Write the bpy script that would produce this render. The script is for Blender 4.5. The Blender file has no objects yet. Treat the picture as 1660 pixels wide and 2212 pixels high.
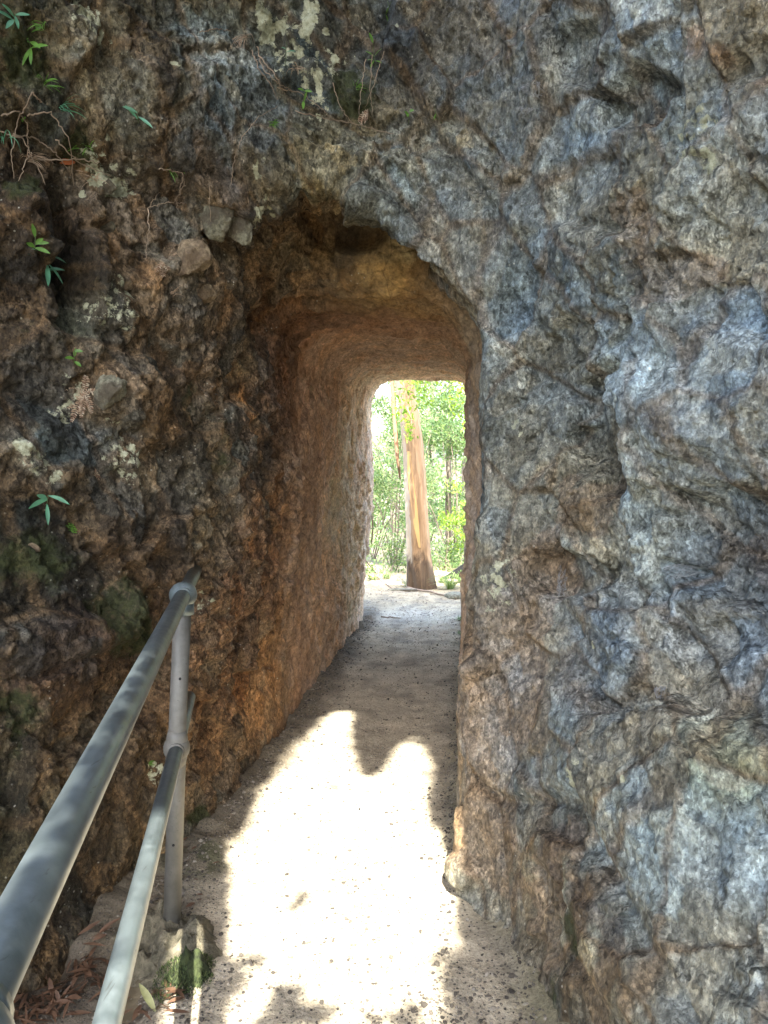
import bpy, bmesh, math, random
import numpy as np
from mathutils import Vector, Matrix
from mathutils.bvhtree import BVHTree

# ------------------------------------------------------------------ camera, sky, sun, exposure
S = bpy.context.scene
COL = S.collection
R = math.radians
CAM = Vector((0.0, 0.0, 1.35))
cd = bpy.data.cameras.new('camera'); cam = bpy.data.objects.new('camera', cd); COL.objects.link(cam)
cd.sensor_fit = 'VERTICAL'; cd.sensor_height = 36.0; cd.lens = 36.0 * 1700 / 2212
cd.clip_start = 0.02; cd.clip_end = 3000
cam.location = CAM
cam.rotation_euler = (R(90 - 4.1), 0, R(6.5))
S.camera = cam
CR = cam.rotation_euler.to_matrix()

SA, SB = -0.13, 0.70                      # metres a sunbeam moves in x and y for each metre it falls
to_sun = Vector((-SA, -SB, 1)).normalized()
w = bpy.data.worlds.new('World'); S.world = w; w.use_nodes = True
nt = w.node_tree; nt.nodes.clear()
sky = nt.nodes.new('ShaderNodeTexSky'); sky.sky_type = 'NISHITA'; sky.sun_disc = False
sky.sun_elevation = math.asin(to_sun.z); sky.sun_rotation = math.atan2(to_sun.x, to_sun.y)
sky.air_density = 1.0; sky.dust_density = 3.0; sky.ozone_density = 1.0
bg = nt.nodes.new('ShaderNodeBackground'); bg.inputs[1].default_value = 0.15
wo = nt.nodes.new('ShaderNodeOutputWorld')
nt.links.new(sky.outputs[0], bg.inputs[0]); nt.links.new(bg.outputs[0], wo.inputs[0])
sl = bpy.data.lights.new('sun', 'SUN'); sl.energy = 2.4; sl.angle = R(0.53); sl.color = (1.0, 0.95, 0.86)
sun = bpy.data.objects.new('sun', sl); COL.objects.link(sun); sun.location = (1, -6, 9)
sun.rotation_euler = to_sun.to_track_quat('Z', 'Y').to_euler()
S.view_settings.view_transform = 'Standard'; S.view_settings.look = 'None'
S.view_settings.exposure = 3.72; S.view_settings.gamma = 1.0
S.render.engine = 'CYCLES'
S.cycles.max_bounces = 8; S.cycles.diffuse_bounces = 5; S.cycles.transparent_max_bounces = 8
S.cycles.use_denoising = True; S.cycles.use_guiding = True; S.cycles.sample_clamp_indirect = 2.0

rnd = random.Random(7)
rng = np.random.default_rng(11)

# ------------------------------------------------------------------ helpers
def ray(px, py):
    return (CR @ Vector(((px - 830) / 1700, -(py - 1106) / 1700, -1))).normalized()
def at_depth(px, py, y):
    d = ray(px, py); return CAM + d * (y / d.y)
def on_ground(px, py, z=0.0):
    d = ray(px, py); return CAM + d * ((z - CAM.z) / d.z)

def tag(o, label=None, cat=None, group=None, kind=None):
    if label: o['label'] = label
    if cat: o['category'] = cat
    if group: o['group'] = group
    if kind: o['kind'] = kind
    return o
def thing(name, label, cat, loc=(0, 0, 0), rot=(0, 0, 0), group=None):
    o = bpy.data.objects.new(name, None); COL.objects.link(o)
    o.empty_display_size = 0.05; o.location = loc; o.rotation_euler = rot
    return tag(o, label, cat, group)
def mesh_obj(name, V, F, mat=None, parent=None, smooth=True, loc=None):
    me = bpy.data.meshes.new(name)
    V = np.asarray(V, np.float32)
    if isinstance(F, np.ndarray) and F.ndim == 2:
        n, k = F.shape
        me.vertices.add(len(V)); me.vertices.foreach_set('co', V.ravel())
        me.loops.add(n * k); me.loops.foreach_set('vertex_index', F.astype(np.int32).ravel())
        me.polygons.add(n); me.polygons.foreach_set('loop_start', np.arange(0, n * k, k, dtype=np.int32))
        me.update(calc_edges=True)
    else:
        me.from_pydata([tuple(map(float, v)) for v in V], [], [tuple(map(int, f)) for f in F]); me.update()
    me.polygons.foreach_set('use_smooth', [smooth] * len(me.polygons))
    if mat: me.materials.append(mat)
    o = bpy.data.objects.new(name, me); COL.objects.link(o)
    if parent: o.parent = parent
    if loc is not None: o.location = loc
    return o
def set_col(o, name, C):
    a = o.data.color_attributes.new(name, 'FLOAT_COLOR', 'POINT')
    D = np.ones((len(C), 4), np.float32); D[:, :C.shape[1]] = C
    a.data.foreach_set('color', D.ravel())

class MB:                                     # collects shapes for ONE mesh
    def __init__(s): s.v = []; s.f = []
    def add(s, V, F):
        b = len(s.v); s.v += [tuple(v) for v in V]; s.f += [tuple(i + b for i in f) for f in F]
    def tube(s, pts, rad, n=8, cap=True):
        pts = [Vector(p) for p in pts]; m = len(pts)
        if not hasattr(rad, '__len__'): rad = [rad] * m
        V = []; F = []; up = None
        for i, p in enumerate(pts):
            t = (pts[min(i + 1, m - 1)] - pts[max(i - 1, 0)]).normalized()
            if up is None: up = t.orthogonal().normalized()
            up = (up - t * up.dot(t)).normalized(); sd = t.cross(up)
            for k in range(n):
                a = 2 * math.pi * k / n
                V.append(p + (up * math.cos(a) + sd * math.sin(a)) * rad[i])
        for i in range(m - 1):
            for k in range(n):
                F.append((i * n + k, i * n + (k + 1) % n, (i + 1) * n + (k + 1) % n, (i + 1) * n + k))
        if cap: F.append(tuple(range(n - 1, -1, -1))); F.append(tuple((m - 1) * n + k for k in range(n)))
        s.add(V, F)
    def ball(s, c, r, n=24, m=14, sq=(1, 1, 1)):
        V = []; F = []
        for i in range(m + 1):
            t = math.pi * i / m
            for k in range(n):
                a = 2 * math.pi * k / n
                V.append((c[0] + r * sq[0] * math.sin(t) * math.cos(a), c[1] + r * sq[1] * math.sin(t) * math.sin(a), c[2] + r * sq[2] * math.cos(t)))
        for i in range(m):
            for k in range(n):
                F.append((i * n + k, (i + 1) * n + k, (i + 1) * n + (k + 1) % n, i * n + (k + 1) % n))
        s.add(V, F)
    def blade(s, base, d, up, L, W, droop=0.3, seg=7, fold=0.25, power=1.0):   # a curved lance-shaped leaf
        d = Vector(d).normalized(); up = Vector(up); up = (up - d * up.dot(d)).normalized(); sd = d.cross(up)
        V = []; F = []; base = Vector(base); q = base.copy(); dd = d.copy()
        for i in range(seg + 1):
            t = i / seg
            wd = W * 0.5 * (math.sin(math.pi * min(1, t * 0.93 + 0.04)) ** power) * (1.0 if i < seg else 0)
            u = dd.cross(sd) * -1
            V += [q + sd * wd + u * wd * fold, q, q - sd * wd + u * wd * fold]
            q = q + dd * (L / seg)
            dd = (dd + Vector((0, 0, -1)) * droop / seg).normalized()
        for i in range(seg):
            a = i * 3
            F += [(a, a + 1, a + 4, a + 3), (a + 1, a + 2, a + 5, a + 4)]
        s.add(V, F)
    def build(s, name, mat, parent=None, smooth=True): return mesh_obj(name, s.v, s.f, mat, parent, smooth)

# ---- vectorised noise
_P = rng.permutation(256); _P = np.concatenate([_P, _P, _P]).astype(np.int32)
_G = rng.normal(size=(256, 3)); _G = (_G / np.linalg.norm(_G, axis=1)[:, None]).astype(np.float32)
_U = rng.random((256, 8)).astype(np.float32)
def _h(ix, iy, iz, seed=0):
    return _P[_P[_P[(ix + seed) & 255] + (iy & 255)] + (iz & 255)]
def noise(p, seed=0):
    f = np.floor(p); i = f.astype(np.int32); r = (p - f).astype(np.float32); u = r * r * r * (r * (r * 6 - 15) + 10)
    out = 0
    for dx in (0, 1):
        for dy in (0, 1):
            for dz in (0, 1):
                g = _G[_h(i[:, 0] + dx, i[:, 1] + dy, i[:, 2] + dz, seed)]
                v = g[:, 0] * (r[:, 0] - dx) + g[:, 1] * (r[:, 1] - dy) + g[:, 2] * (r[:, 2] - dz)
                out = out + v * (u[:, 0] if dx else 1 - u[:, 0]) * (u[:, 1] if dy else 1 - u[:, 1]) * (u[:, 2] if dz else 1 - u[:, 2])
    return out * 1.6
def fbm(p, n=4, seed=0, gain=0.5, ridged=False):
    o = 0; a = 1; q = p
    for k in range(n):
        v = noise(q, seed + k * 17)
        o = o + a * ((1 - 2 * np.abs(v)) if ridged else v); a *= gain; q = q * 2.03 + 3.1
    return o
def worley(p, seed=0, amp_tilt=1.0, soft=0.10):   # blocky facets: every cell is a tilted plane
    f = np.floor(p); i = f.astype(np.int32); N = len(p)
    d1 = np.full(N, 9, np.float32); d2 = d1.copy(); id1 = np.zeros(N, np.int32); id2 = id1.copy()
    v1 = np.zeros(N, np.float32); v2 = v1.copy()
    for dx in (-1, 0, 1):
        for dy in (-1, 0, 1):
            for dz in (-1, 0, 1):
                h = _h(i[:, 0] + dx, i[:, 1] + dy, i[:, 2] + dz, seed); U = _U[h]
                q = p - (f + np.array([dx, dy, dz], np.float32)) - U[:, :3]
                d = np.sqrt((q * q).sum(1))
                val = (U[:, 3] - 0.5) + amp_tilt * (q * _G[h]).sum(1)
                c = d < d1; c2 = (~c) & (d < d2)
                d2 = np.where(c, d1, np.where(c2, d, d2)); v2 = np.where(c, v1, np.where(c2, val, v2)); id2 = np.where(c, id1, np.where(c2, h, id2))
                d1 = np.where(c, d, d1); v1 = np.where(c, val, v1); id1 = np.where(c, h, id1)
    k = 0.5 + 0.5 * np.clip((d2 - d1) / soft, 0, 1)
    return v1 * k + v2 * (1 - k), d2 - d1, id1
def sst(a, b, t):
    t = np.clip((t - a) / (b - a), 0, 1); return t * t * (3 - 2 * t)
def smin(a, b, k):
    h = np.clip(0.5 + 0.5 * (b - a) / k, 0, 1); return b * (1 - h) + a * h - k * h * (1 - h)
def smax(a, b, k): return -smin(-a, -b, k)

# ------------------------------------------------------------------ materials
def mat(name, rough=0.8, color=(0.5, 0.5, 0.5), metal=0.0):
    m = bpy.data.materials.new(name); m.use_nodes = True; b = m.node_tree.nodes['Principled BSDF']
    b.inputs['Roughness'].default_value = rough; b.inputs['Base Color'].default_value = (*color, 1); b.inputs['Metallic'].default_value = metal
    return m
class NT:
    def __init__(s, m): s.t = m.node_tree; s.b = s.t.nodes['Principled BSDF']; s.out = s.t.nodes['Material Output']
    def n(s, typ, **kw):
        x = s.t.nodes.new('ShaderNode' + typ)
        for k, v in kw.items(): setattr(x, k, v)
        return x
    def l(s, a, b): s.t.links.new(a, b)
    def coord(s, scale=(1, 1, 1), rot=(0, 0, 0)):
        c = s.n('TexCoord'); m = s.n('Mapping'); m.inputs['Scale'].default_value = scale; m.inputs['Rotation'].default_value = rot
        s.l(c.outputs['Object'], m.inputs[0]); return m.outputs[0]
    def noise(s, vec, scale, detail=6, rough=0.6, dist=0.0):
        x = s.n('TexNoise'); x.inputs['Scale'].default_value = scale; x.inputs['Detail'].default_value = detail
        x.inputs['Roughness'].default_value = rough; x.inputs['Distortion'].default_value = dist; s.l(vec, x.inputs['Vector']); return x.outputs['Fac']
    def ramp(s, fac, stops):
        r = s.n('ValToRGB'); e = r.color_ramp.elements
        while len(e) < len(stops): e.new(0.5)
        for i, (p, c) in enumerate(stops):
            e[i].position = p; e[i].color = (*c, 1) if hasattr(c, '__len__') else (c, c, c, 1)
        s.l(fac, r.inputs[0]); return r.outputs[0]
    def mix(s, fac, a, b, mode='MIX'):
        x = s.n('Mix', data_type='RGBA', blend_type=mode)
        for i, v in ((0, fac), (6, a), (7, b)):
            sock = x.inputs[i]
            if isinstance(v, (int, float)): sock.default_value = v if i == 0 else (v, v, v, 1)
            elif isinstance(v, tuple): sock.default_value = (*v, 1)
            else: s.l(v, sock)
        return x.outputs[2]
    def math(s, op, a, b=0.0):
        x = s.n('Math', operation=op)
        for sock, v in ((x.inputs[0], a), (x.inputs[1], b)):
            if isinstance(v, (int, float)): sock.default_value = v
            else: s.l(v, sock)
        return x.outputs[0]
    def bump(s, h, strength, dist, prev=None):
        x = s.n('Bump'); x.inputs['Strength'].default_value = strength; x.inputs['Distance'].default_value = dist
        s.l(h, x.inputs['Height'])
        if prev: s.l(prev, x.inputs['Normal'])
        return x.outputs[0]

def rock_material():
    m = mat('rock', 0.8); N = NT(m)
    a = N.n('Attribute'); a.attribute_name = 'rock_colour'
    k = N.n('Attribute'); k.attribute_name = 'rock_cover'       # r lichen, g moss, b gloss, a: pale crust
    sep = N.n('SeparateColor'); N.l(k.outputs['Color'], sep.inputs[0])
    co = N.coord(); co2 = N.coord((1.0, 1.0, 0.75), (0.3, 0.5, 0.2))
    n1 = N.noise(co2, 14, 8, 0.68, 0.0); n2 = N.noise(co, 60, 6, 0.7); n3 = N.noise(co, 190, 4, 0.7); n4 = N.noise(co, 5, 5, 0.6, 0.0)
    c = N.mix(1.0, a.outputs['Color'], N.ramp(n1, [(0.32, 0.62), (0.5, 1.0), (0.68, 1.40)]), 'MULTIPLY')
    c = N.mix(1.0, c, N.ramp(n2, [(0.32, 0.50), (0.5, 1.0), (0.68, 1.5)]), 'MULTIPLY')
    c = N.mix(0.45, c, N.mix(1.0, c, (1.35, 0.95, 0.60), 'MULTIPLY'), 'MIX') if False else c
    hue = N.ramp(n4, [(0.40, (1.0, 1.0, 1.0)), (0.66, (1.10, 0.99, 0.84))])
    c = N.mix(1.0, c, hue, 'MULTIPLY')
    # tiny pale grains and dark pits
    gr = N.ramp(n3, [(0.66, 0.0), (0.74, 1.0)]); c = N.mix(N.math('MULTIPLY', gr, 0.45), c, (0.42, 0.39, 0.31))
    v = N.n('TexVoronoi'); v.inputs['Scale'].default_value = 42; N.l(co, v.inputs['Vector'])
    fl = N.ramp(v.outputs['Distance'], [(0.10, 1.0), (0.16, 0.0)]); flm = N.ramp(N.noise(co, 4.0, 3), [(0.52, 0.0), (0.6, 1.0)])
    c = N.mix(N.math('MULTIPLY', N.math('MULTIPLY', fl, flm), 0.55), c, (0.48, 0.46, 0.38))
    # dark hairline cracks and hard-edged chips
    wv = N.n('Mapping'); wv.inputs['Rotation'].default_value = (.5, .3, .9); wv.inputs['Scale'].default_value = (1, 1, .6); tc = N.n('TexCoord'); N.l(tc.outputs['Object'], wv.inputs[0])
    nn = N.n('TexNoise'); nn.inputs['Scale'].default_value = 9; nn.inputs['Detail'].default_value = 4; N.l(wv.outputs[0], nn.inputs['Vector'])
    ad = N.n('VectorMath', operation='MULTIPLY_ADD'); N.l(nn.outputs['Color'], ad.inputs[0]); ad.inputs[1].default_value = (.02, .02, .02); N.l(wv.outputs[0], ad.inputs[2])
    def cells(scale, feat):
        x = N.n('TexVoronoi', feature=feat); x.inputs['Scale'].default_value = scale; N.l((ad if scale < 10 else wv).outputs[0], x.inputs['Vector']); return x
    ck = N.ramp(cells(7, 'DISTANCE_TO_EDGE').outputs['Distance'], [(0.0, 1.0), (0.022, 0.0)]); ckm = N.ramp(N.noise(co, 3, 3), [(.5, 0.0), (.6, 1.0)])
    ck = N.math('MULTIPLY', ck, ckm)
    zn = N.n('Attribute'); zn.attribute_name = 'rock_zone'; zone = zn.outputs['Fac']
    def facet(scale, amp):                                    # every chip is a flat, tilted, sharp-edged plane
        x = cells(scale, 'F1'); d = N.n('VectorMath', operation='SUBTRACT'); N.l(wv.outputs[0], d.inputs[0]); N.l(x.outputs['Position'], d.inputs[1])
        t = N.n('VectorMath', operation='SUBTRACT'); N.l(x.outputs['Color'], t.inputs[0]); t.inputs[1].default_value = (.5, .5, .5)
        q = N.n('VectorMath', operation='DOT_PRODUCT'); N.l(d.outputs[0], q.inputs[0]); N.l(t.outputs[0], q.inputs[1])
        sp = N.n('SeparateColor'); N.l(x.outputs['Color'], sp.inputs[0])
        h = N.math('ADD', N.math('MULTIPLY', q.outputs['Value'], amp), N.math('MULTIPLY', sp.outputs[2], amp * .35 / scale)); return h, sp.outputs[0], sp.outputs[1]
    h1, c1a, c1b = facet(13, 0.55); h2, c2a, c2b = facet(34, 0.85); h3, c3a, c3b = facet(90, 1.0); h4, c4a, c4b = facet(210, 0.9)
    for (cc, lo, hi) in ((c1a, .82, 1.18), (c2a, .80, 1.22), (c3b, .70, 1.36), (c4a, .68, 1.36)):
        c = N.mix(zone, c, N.mix(1.0, c, N.ramp(cc, [(0.0, lo), (1.0, hi)]), 'MULTIPLY'))
    c = N.mix(N.math('MULTIPLY', ck, .28), c, (.03, .024, .018))
    facets = N.math('ADD', N.math('ADD', h1, h2), N.math('ADD', h3, h4))
    # moss
    mo = N.math('SUBTRACT', N.math('ADD', sep.outputs[1], N.math('MULTIPLY', N.noise(co, 28, 5, 0.7), 0.9)), 0.75)
    mo = N.ramp(mo, [(0.0, 0.0), (0.25, 1.0)])
    c = N.mix(N.math('MULTIPLY', mo, 0.85), c, N.ramp(n2, [(0.3, (0.012, 0.018, 0.006)), (0.7, (0.055, 0.065, 0.018))]))
    # lichen crust, pale yellow-grey, lobed
    v2 = N.n('TexVoronoi'); v2.inputs['Scale'].default_value = 30; N.l(co, v2.inputs['Vector'])
    ln = N.math('ADD', N.math('MULTIPLY', N.noise(co, 34, 8, 0.72, 0.3), 1.0), N.math('MULTIPLY', v2.outputs['Distance'], -0.25))
    li = N.math('SUBTRACT', N.math('ADD', sep.outputs[0], ln), 0.84); li = N.ramp(li, [(0.0, 0.0), (0.05, 1.0)])
    c = N.mix(li, c, N.ramp(n2, [(0.3, (0.30, 0.30, 0.19)), (0.7, (0.62, 0.62, 0.44))]))
    N.l(c, N.b.inputs['Base Color'])
    rg = N.math('SUBTRACT', 0.92, N.math('MULTIPLY', sep.outputs[2], 0.16)); N.l(rg, N.b.inputs['Roughness'])
    N.b.inputs['Specular IOR Level'].default_value = 0.35
    b = N.bump(n1, 0.40, 0.018); b = N.bump(n2, 0.6, 0.007, b); b = N.bump(n3, 0.8, 0.004, b); b = N.bump(N.math('MULTIPLY', facets, N.math('MULTIPLY_ADD', zone, .75) if False else N.math('ADD', N.math('MULTIPLY', zone, .8), .2)), 1.0, 1.0, b); b = N.bump(ck, .4, -.008, b); b = N.bump(li, 0.5, 0.003, b)
    N.l(b, N.b.inputs['Normal'])
    return m
def path_material():
    m = mat('path_surface', 0.95); N = NT(m)
    a = N.n('Attribute'); a.attribute_name = 'path_colour'; co = N.coord()
    n1 = N.noise(co, 9, 6, 0.65); n2 = N.noise(co, 120, 4, 0.7); n3 = N.noise(co, 40, 5, 0.6)
    c = N.mix(1.0, a.outputs['Color'], N.ramp(n1, [(0.3, 0.72), (0.7, 1.25)]), 'MULTIPLY')
    c = N.mix(1.0, c, N.ramp(n2, [(0.30, 0.55), (0.5, 1.0), (0.7, 1.25)]), 'MULTIPLY')
    v = N.n('TexVoronoi'); v.inputs['Scale'].default_value = 62; N.l(co, v.inputs['Vector'])
    sp = N.ramp(v.outputs['Distance'], [(0.16, 1.0), (0.24, 0.0)]); spm = N.ramp(N.noise(co, 7, 4), [(0.38, 0.0), (0.52, 1.0)])
    c = N.mix(N.math('MULTIPLY', N.math('MULTIPLY', sp, spm), 0.85), c, (0.035, 0.030, 0.025))  # dark aggregate specks that also paint in the shadows of small bumps
    N.l(c, N.b.inputs['Base Color'])
    b = N.bump(n3, 0.8, 0.014); b = N.bump(n2, 0.9, 0.006, b); N.l(b, N.b.inputs['Normal'])
    return m
def leaf_material(name, cols, rough=0.5, trans=0.35, tint=(1.0, 1.0, 0.6)):
    m = mat(name, rough); N = NT(m)
    g = N.n('NewGeometry'); c = N.ramp(g.outputs['Random Per Island'], [((i + 0.5) / len(cols), cc) for i, cc in enumerate(cols)])
    n = N.noise(N.coord(), 30, 4); c = N.mix(1.0, c, N.ramp(n, [(0.3, 0.7), (0.7, 1.3)]), 'MULTIPLY')
    N.l(c, N.b.inputs['Base Color'])
    t = N.n('BsdfTranslucent'); N.l(N.mix(1.0, c, tuple(x * 1.6 for x in tint), 'MULTIPLY'), t.inputs[0])
    x = N.n('MixShader'); x.inputs[0].default_value = trans
    N.l(N.b.outputs[0], x.inputs[1]); N.l(t.outputs[0], x.inputs[2]); N.l(x.outputs[0], N.out.inputs[0])
    return m
def noisy_material(name, c0, c1, scale=(20, 20, 20), rough=0.85, metal=0.0, bump=0.4, bd=0.006, nscale=1.0, detail=6):
    m = mat(name, rough, c0, metal); N = NT(m); co = N.coord(scale)
    n = N.noise(co, nscale, detail, 0.65, 0.3); N.l(N.ramp(n, [(0.3, c0), (0.7, c1)]), N.b.inputs['Base Color'])
    N.l(N.bump(n, bump, bd), N.b.inputs['Normal']); return m
M = {}
M['rock'] = rock_material(); M['path'] = path_material()
def stone_material(name, lo, hi, dirt):
    m = mat(name, .9); N = NT(m); co = N.coord(); a = N.noise(co, 18, 8, .7); b = N.noise(co, 70, 6, .75); d = N.noise(co, 11, 5, .6)
    c = N.ramp(a, [(.3, lo), (.7, hi)]); c = N.mix(1.0, c, N.ramp(b, [(.35, .5), (.65, 1.4)]), 'MULTIPLY'); c = N.mix(N.ramp(d, [(.46, 0.0), (.58, .85)]), c, dirt)
    N.l(c, N.b.inputs['Base Color']); q = N.bump(a, .8, .02); N.l(N.bump(b, .9, .006, q), N.b.inputs['Normal']); return m
M['stone'] = stone_material('pale_stone', (.16, .115, .065), (.42, .32, .20), (.10, .065, .035)); M['stone_grey'] = stone_material('grey_stone', (.10, .095, .06), (.34, .32, .22), (.065, .047, .028))
M['leaf_blue'] = leaf_material('blue_green_leaf', [(0.06, 0.16, 0.09), (0.09, 0.25, 0.14), (0.13, 0.33, 0.20)], 0.35, 0.2)
M['leaf_fresh'] = leaf_material('fresh_green_leaf', [(0.07, 0.17, 0.025), (0.13, 0.28, 0.04)], 0.45, 0.3)
M['leaf_shrub'] = leaf_material('shrub_leaf', [(0.055, 0.10, 0.035), (0.085, 0.155, 0.055), (0.13, 0.20, 0.08), (0.20, 0.26, 0.11)], 0.45, 0.45)
M['leaf_yellow'] = leaf_material('yellow_green_leaf', [(0.10, 0.18, 0.02), (0.18, 0.27, 0.03), (0.25, 0.32, 0.05)], 0.5, 0.5)
M['leaf_grey'] = leaf_material('grey_green_leaf', [(0.16, 0.18, 0.09), (0.24, 0.26, 0.15), (0.30, 0.30, 0.19)], 0.6, 0.35)
M['leaf_canopy'] = leaf_material('canopy_leaf', [(0.03, 0.06, 0.02), (0.05, 0.09, 0.03)], 0.5, 0.12)
M['grass'] = leaf_material('grass_blade', [(0.08, 0.15, 0.03), (0.14, 0.22, 0.06), (0.22, 0.28, 0.12)], 0.5, 0.35)
M['dead_leaf'] = leaf_material('dead_leaf', [(0.035, 0.016, 0.010), (0.07, 0.030, 0.018), (0.11, 0.05, 0.03), (0.13, 0.085, 0.045), (0.16, 0.12, 0.06)], 0.6, 0.15, (1, .8, .6))
M['dry_frond'] = leaf_material('dry_frond', [(0.24, 0.14, 0.09), (0.38, 0.27, 0.18), (0.46, 0.38, 0.28)], 0.7, 0.25, (1, .9, .7))
M['twig'] = noisy_material('dry_twig', (0.16, 0.11, 0.07), (0.38, 0.29, 0.20), (8, 8, 8), 0.85)
M['stem'] = noisy_material('green_stem', (0.05, 0.07, 0.02), (0.09, 0.12, 0.04), (30, 30, 30), 0.7)
M['bark_dark'] = noisy_material('dark_bark', (0.06, 0.05, 0.035), (0.20, 0.165, 0.125), (14, 14, 4), 0.9, 0, 0.8, 0.02)
M['web'] = mat('cobweb_silk', 0.6, (0.36, 0.36, 0.35))
M['hole'] = mat('drilled_hole', 0.9, (0.01, 0.01, 0.01))

# ------------------------------------------------------------------ the cliff: a smooth implicit cleft and tunnel, then broken into rock
def fields(x, y, z):
    zc = np.clip(z, -0.4, 6)
    mL = 0.20 + 0.42 * sst(0.0, 1.5, zc) + 0.30 * sst(1.3, 2.8, zc)
    near = 2.70 - y
    xL = -(0.93 - 0.10 * sst(1.3, 2.2, zc) + near * mL)
    mR = 0.28 + 0.42 * sst(0.0, 1.35, zc) + 0.06 * sst(1.5, 3.0, zc)
    xR = -0.045 + 0.095 * sst(0.2, 1.2, zc) + near * mR
    yF = 2.66 + 0.16 * (zc - 2.2) - 0.10 * sst(2.4, 3.0, zc) * sst(-0.2, -1.0, x)
    a = (x - xL) / np.sqrt(1 + mL * mL); b = (xR - x) / np.sqrt(1 + mR * mR)
    f1 = smin(smin(a, b, 0.10), (yF - y), 0.16)
    # tunnel
    top = 2.00 + 0.27 * sst(3.26, 3.08, y) - 0.013 * (y - 3)
    lft = -0.925 + 0.06 * sst(0.1, 1.9, zc) + 0.035 * sst(3.0, 6.0, y) - 0.06 * sst(3.1, 2.6, y)
    rgt = -0.045 + 0.070 * sst(0.3, 1.1, zc) - 0.015 * sst(2.9, 3.6, y)
    r = 0.20 + 0.14 * sst(3.6, 2.8, y)
    cx = (lft + rgt) / 2; hx = (rgt - lft) / 2
    qx = np.abs(x - cx) - hx + r; qz = (z - top) + r
    sd = np.sqrt(np.maximum(qx, 0) ** 2 + np.maximum(qz, 0) ** 2) + np.minimum(np.maximum(qx, qz), 0) - r
    sd = smax(sd, ((x + .44) + (z - 2.215)) * .7071 - 0.03 - .40 * sst(2.74, 2.92, y) * sst(-.15, -.45, x) - .10 * sst(2.74, 3.2, y), 0.05)
    f2 = -sd
    f = smax(f1, f2, 0.05 + .13 * sst(-.45, -.85, x) * sst(2.1, 1.7, z))
    yE = 6.50 + 0.10 * np.sin(z * 2.1 + x) + 0.25 * sst(2.0, 3.0, z)
    f = smax(f, (y - yE), 0.10)
    zt = 4.7 - 2.25 * sst(3.3, 5.4, y) + (0.15 * np.sin(x * 1.7) + 0.1 * np.sin(y * 2.3 + 1)) * sst(5, 4, y)
    f = smax(f, (z - zt), 0.25)
    return f
def axis(parts):
    out = [parts[0][0]]
    for (a, b, h) in parts:
        n = max(1, int(round((b - a) / h))); out += list(np.linspace(a, b, n + 1)[1:])
    return np.array(out, np.float32)
def surface_net():
    X = axis([(-4.6, -2.1, .05), (-2.1, 1.0, .016), (1.0, 2.6, .05)])
    Y = axis([(-1.6, 0.7, .05), (0.7, 3.5, .016), (3.5, 7.2, .026)])
    Z = axis([(-.16, 3.35, .016), (3.35, 5.2, .05)])
    nx, ny, nz = len(X), len(Y), len(Z)
    F = np.empty((nx, ny, nz), np.float32)
    YY, ZZ = np.meshgrid(Y, Z, indexing='ij')
    for i0 in range(0, nx, 16):
        xs = X[i0:i0 + 16, None, None]
        F[i0:i0 + 16] = fields(xs, YY[None], ZZ[None])
    Sg = F > 0
    c = np.zeros((nx - 1, ny - 1, nz - 1), np.int8)
    for dx in (0, 1):
        for dy in (0, 1):
            for dz in (0, 1): c += Sg[dx:nx - 1 + dx, dy:ny - 1 + dy, dz:nz - 1 + dz]
    act = (c > 0) & (c < 8); del c
    I, J, K = np.nonzero(act); idx = np.full(act.shape, -1, np.int32); idx[I, J, K] = np.arange(len(I), dtype=np.int32)
    acc = np.zeros((len(I), 3), np.float64); cnt = np.zeros(len(I))
    cor = [(a, b, d) for a in (0, 1) for b in (0, 1) for d in (0, 1)]
    for ca in cor:
        for ax in range(3):
            if ca[ax]: continue
            cb = list(ca); cb[ax] = 1
            fa = F[I + ca[0], J + ca[1], K + ca[2]]; fb = F[I + cb[0], J + cb[1], K + cb[2]]
            s = (fa > 0) != (fb > 0); t = np.where(s, fa / np.where(s, fa - fb, 1), 0)
            A = np.stack([X[I + ca[0]], Y[J + ca[1]], Z[K + ca[2]]], 1); B = np.stack([X[I + cb[0]], Y[J + cb[1]], Z[K + cb[2]]], 1)
            acc += np.where(s[:, None], A + (B - A) * t[:, None], 0); cnt += s
    V = acc / cnt[:, None]
    Q = []
    def quads(e, o1, o2, sl):
        # e: sign pairs along one axis
        i, j, k = np.nonzero(e)
        return i, j, k
    for ax in range(3):
        sh = [slice(None)] * 3; sh2 = [slice(None)] * 3
        sh[ax] = slice(0, -1); sh2[ax] = slice(1, None)
        s0 = Sg[tuple(sh)]; s1 = Sg[tuple(sh2)]
        i, j, k = np.nonzero(s0 != s1); flip = s0[i, j, k]
        P = [i, j, k]; o = [q for q in range(3) if q != ax]
        ok = np.ones(len(i), bool)
        for q in o: ok &= (P[q] > 0) & (P[q] < F.shape[q] - 1)
        P = [p[ok] for p in P]; flip = flip[ok]
        def cell(da, db):
            C = [p.copy() for p in P]; C[o[0]] -= da; C[o[1]] -= db
            return idx[C[0], C[1], C[2]]
        q = np.stack([cell(1, 1), cell(0, 1), cell(0, 0), cell(1, 0)], 1)
        if ax == 1: flip = ~flip
        q[~flip] = q[~flip][:, ::-1]
        Q.append(q)
    Q = np.concatenate(Q); Q = Q[(Q >= 0).all(1)]
    return V, Q
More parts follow.
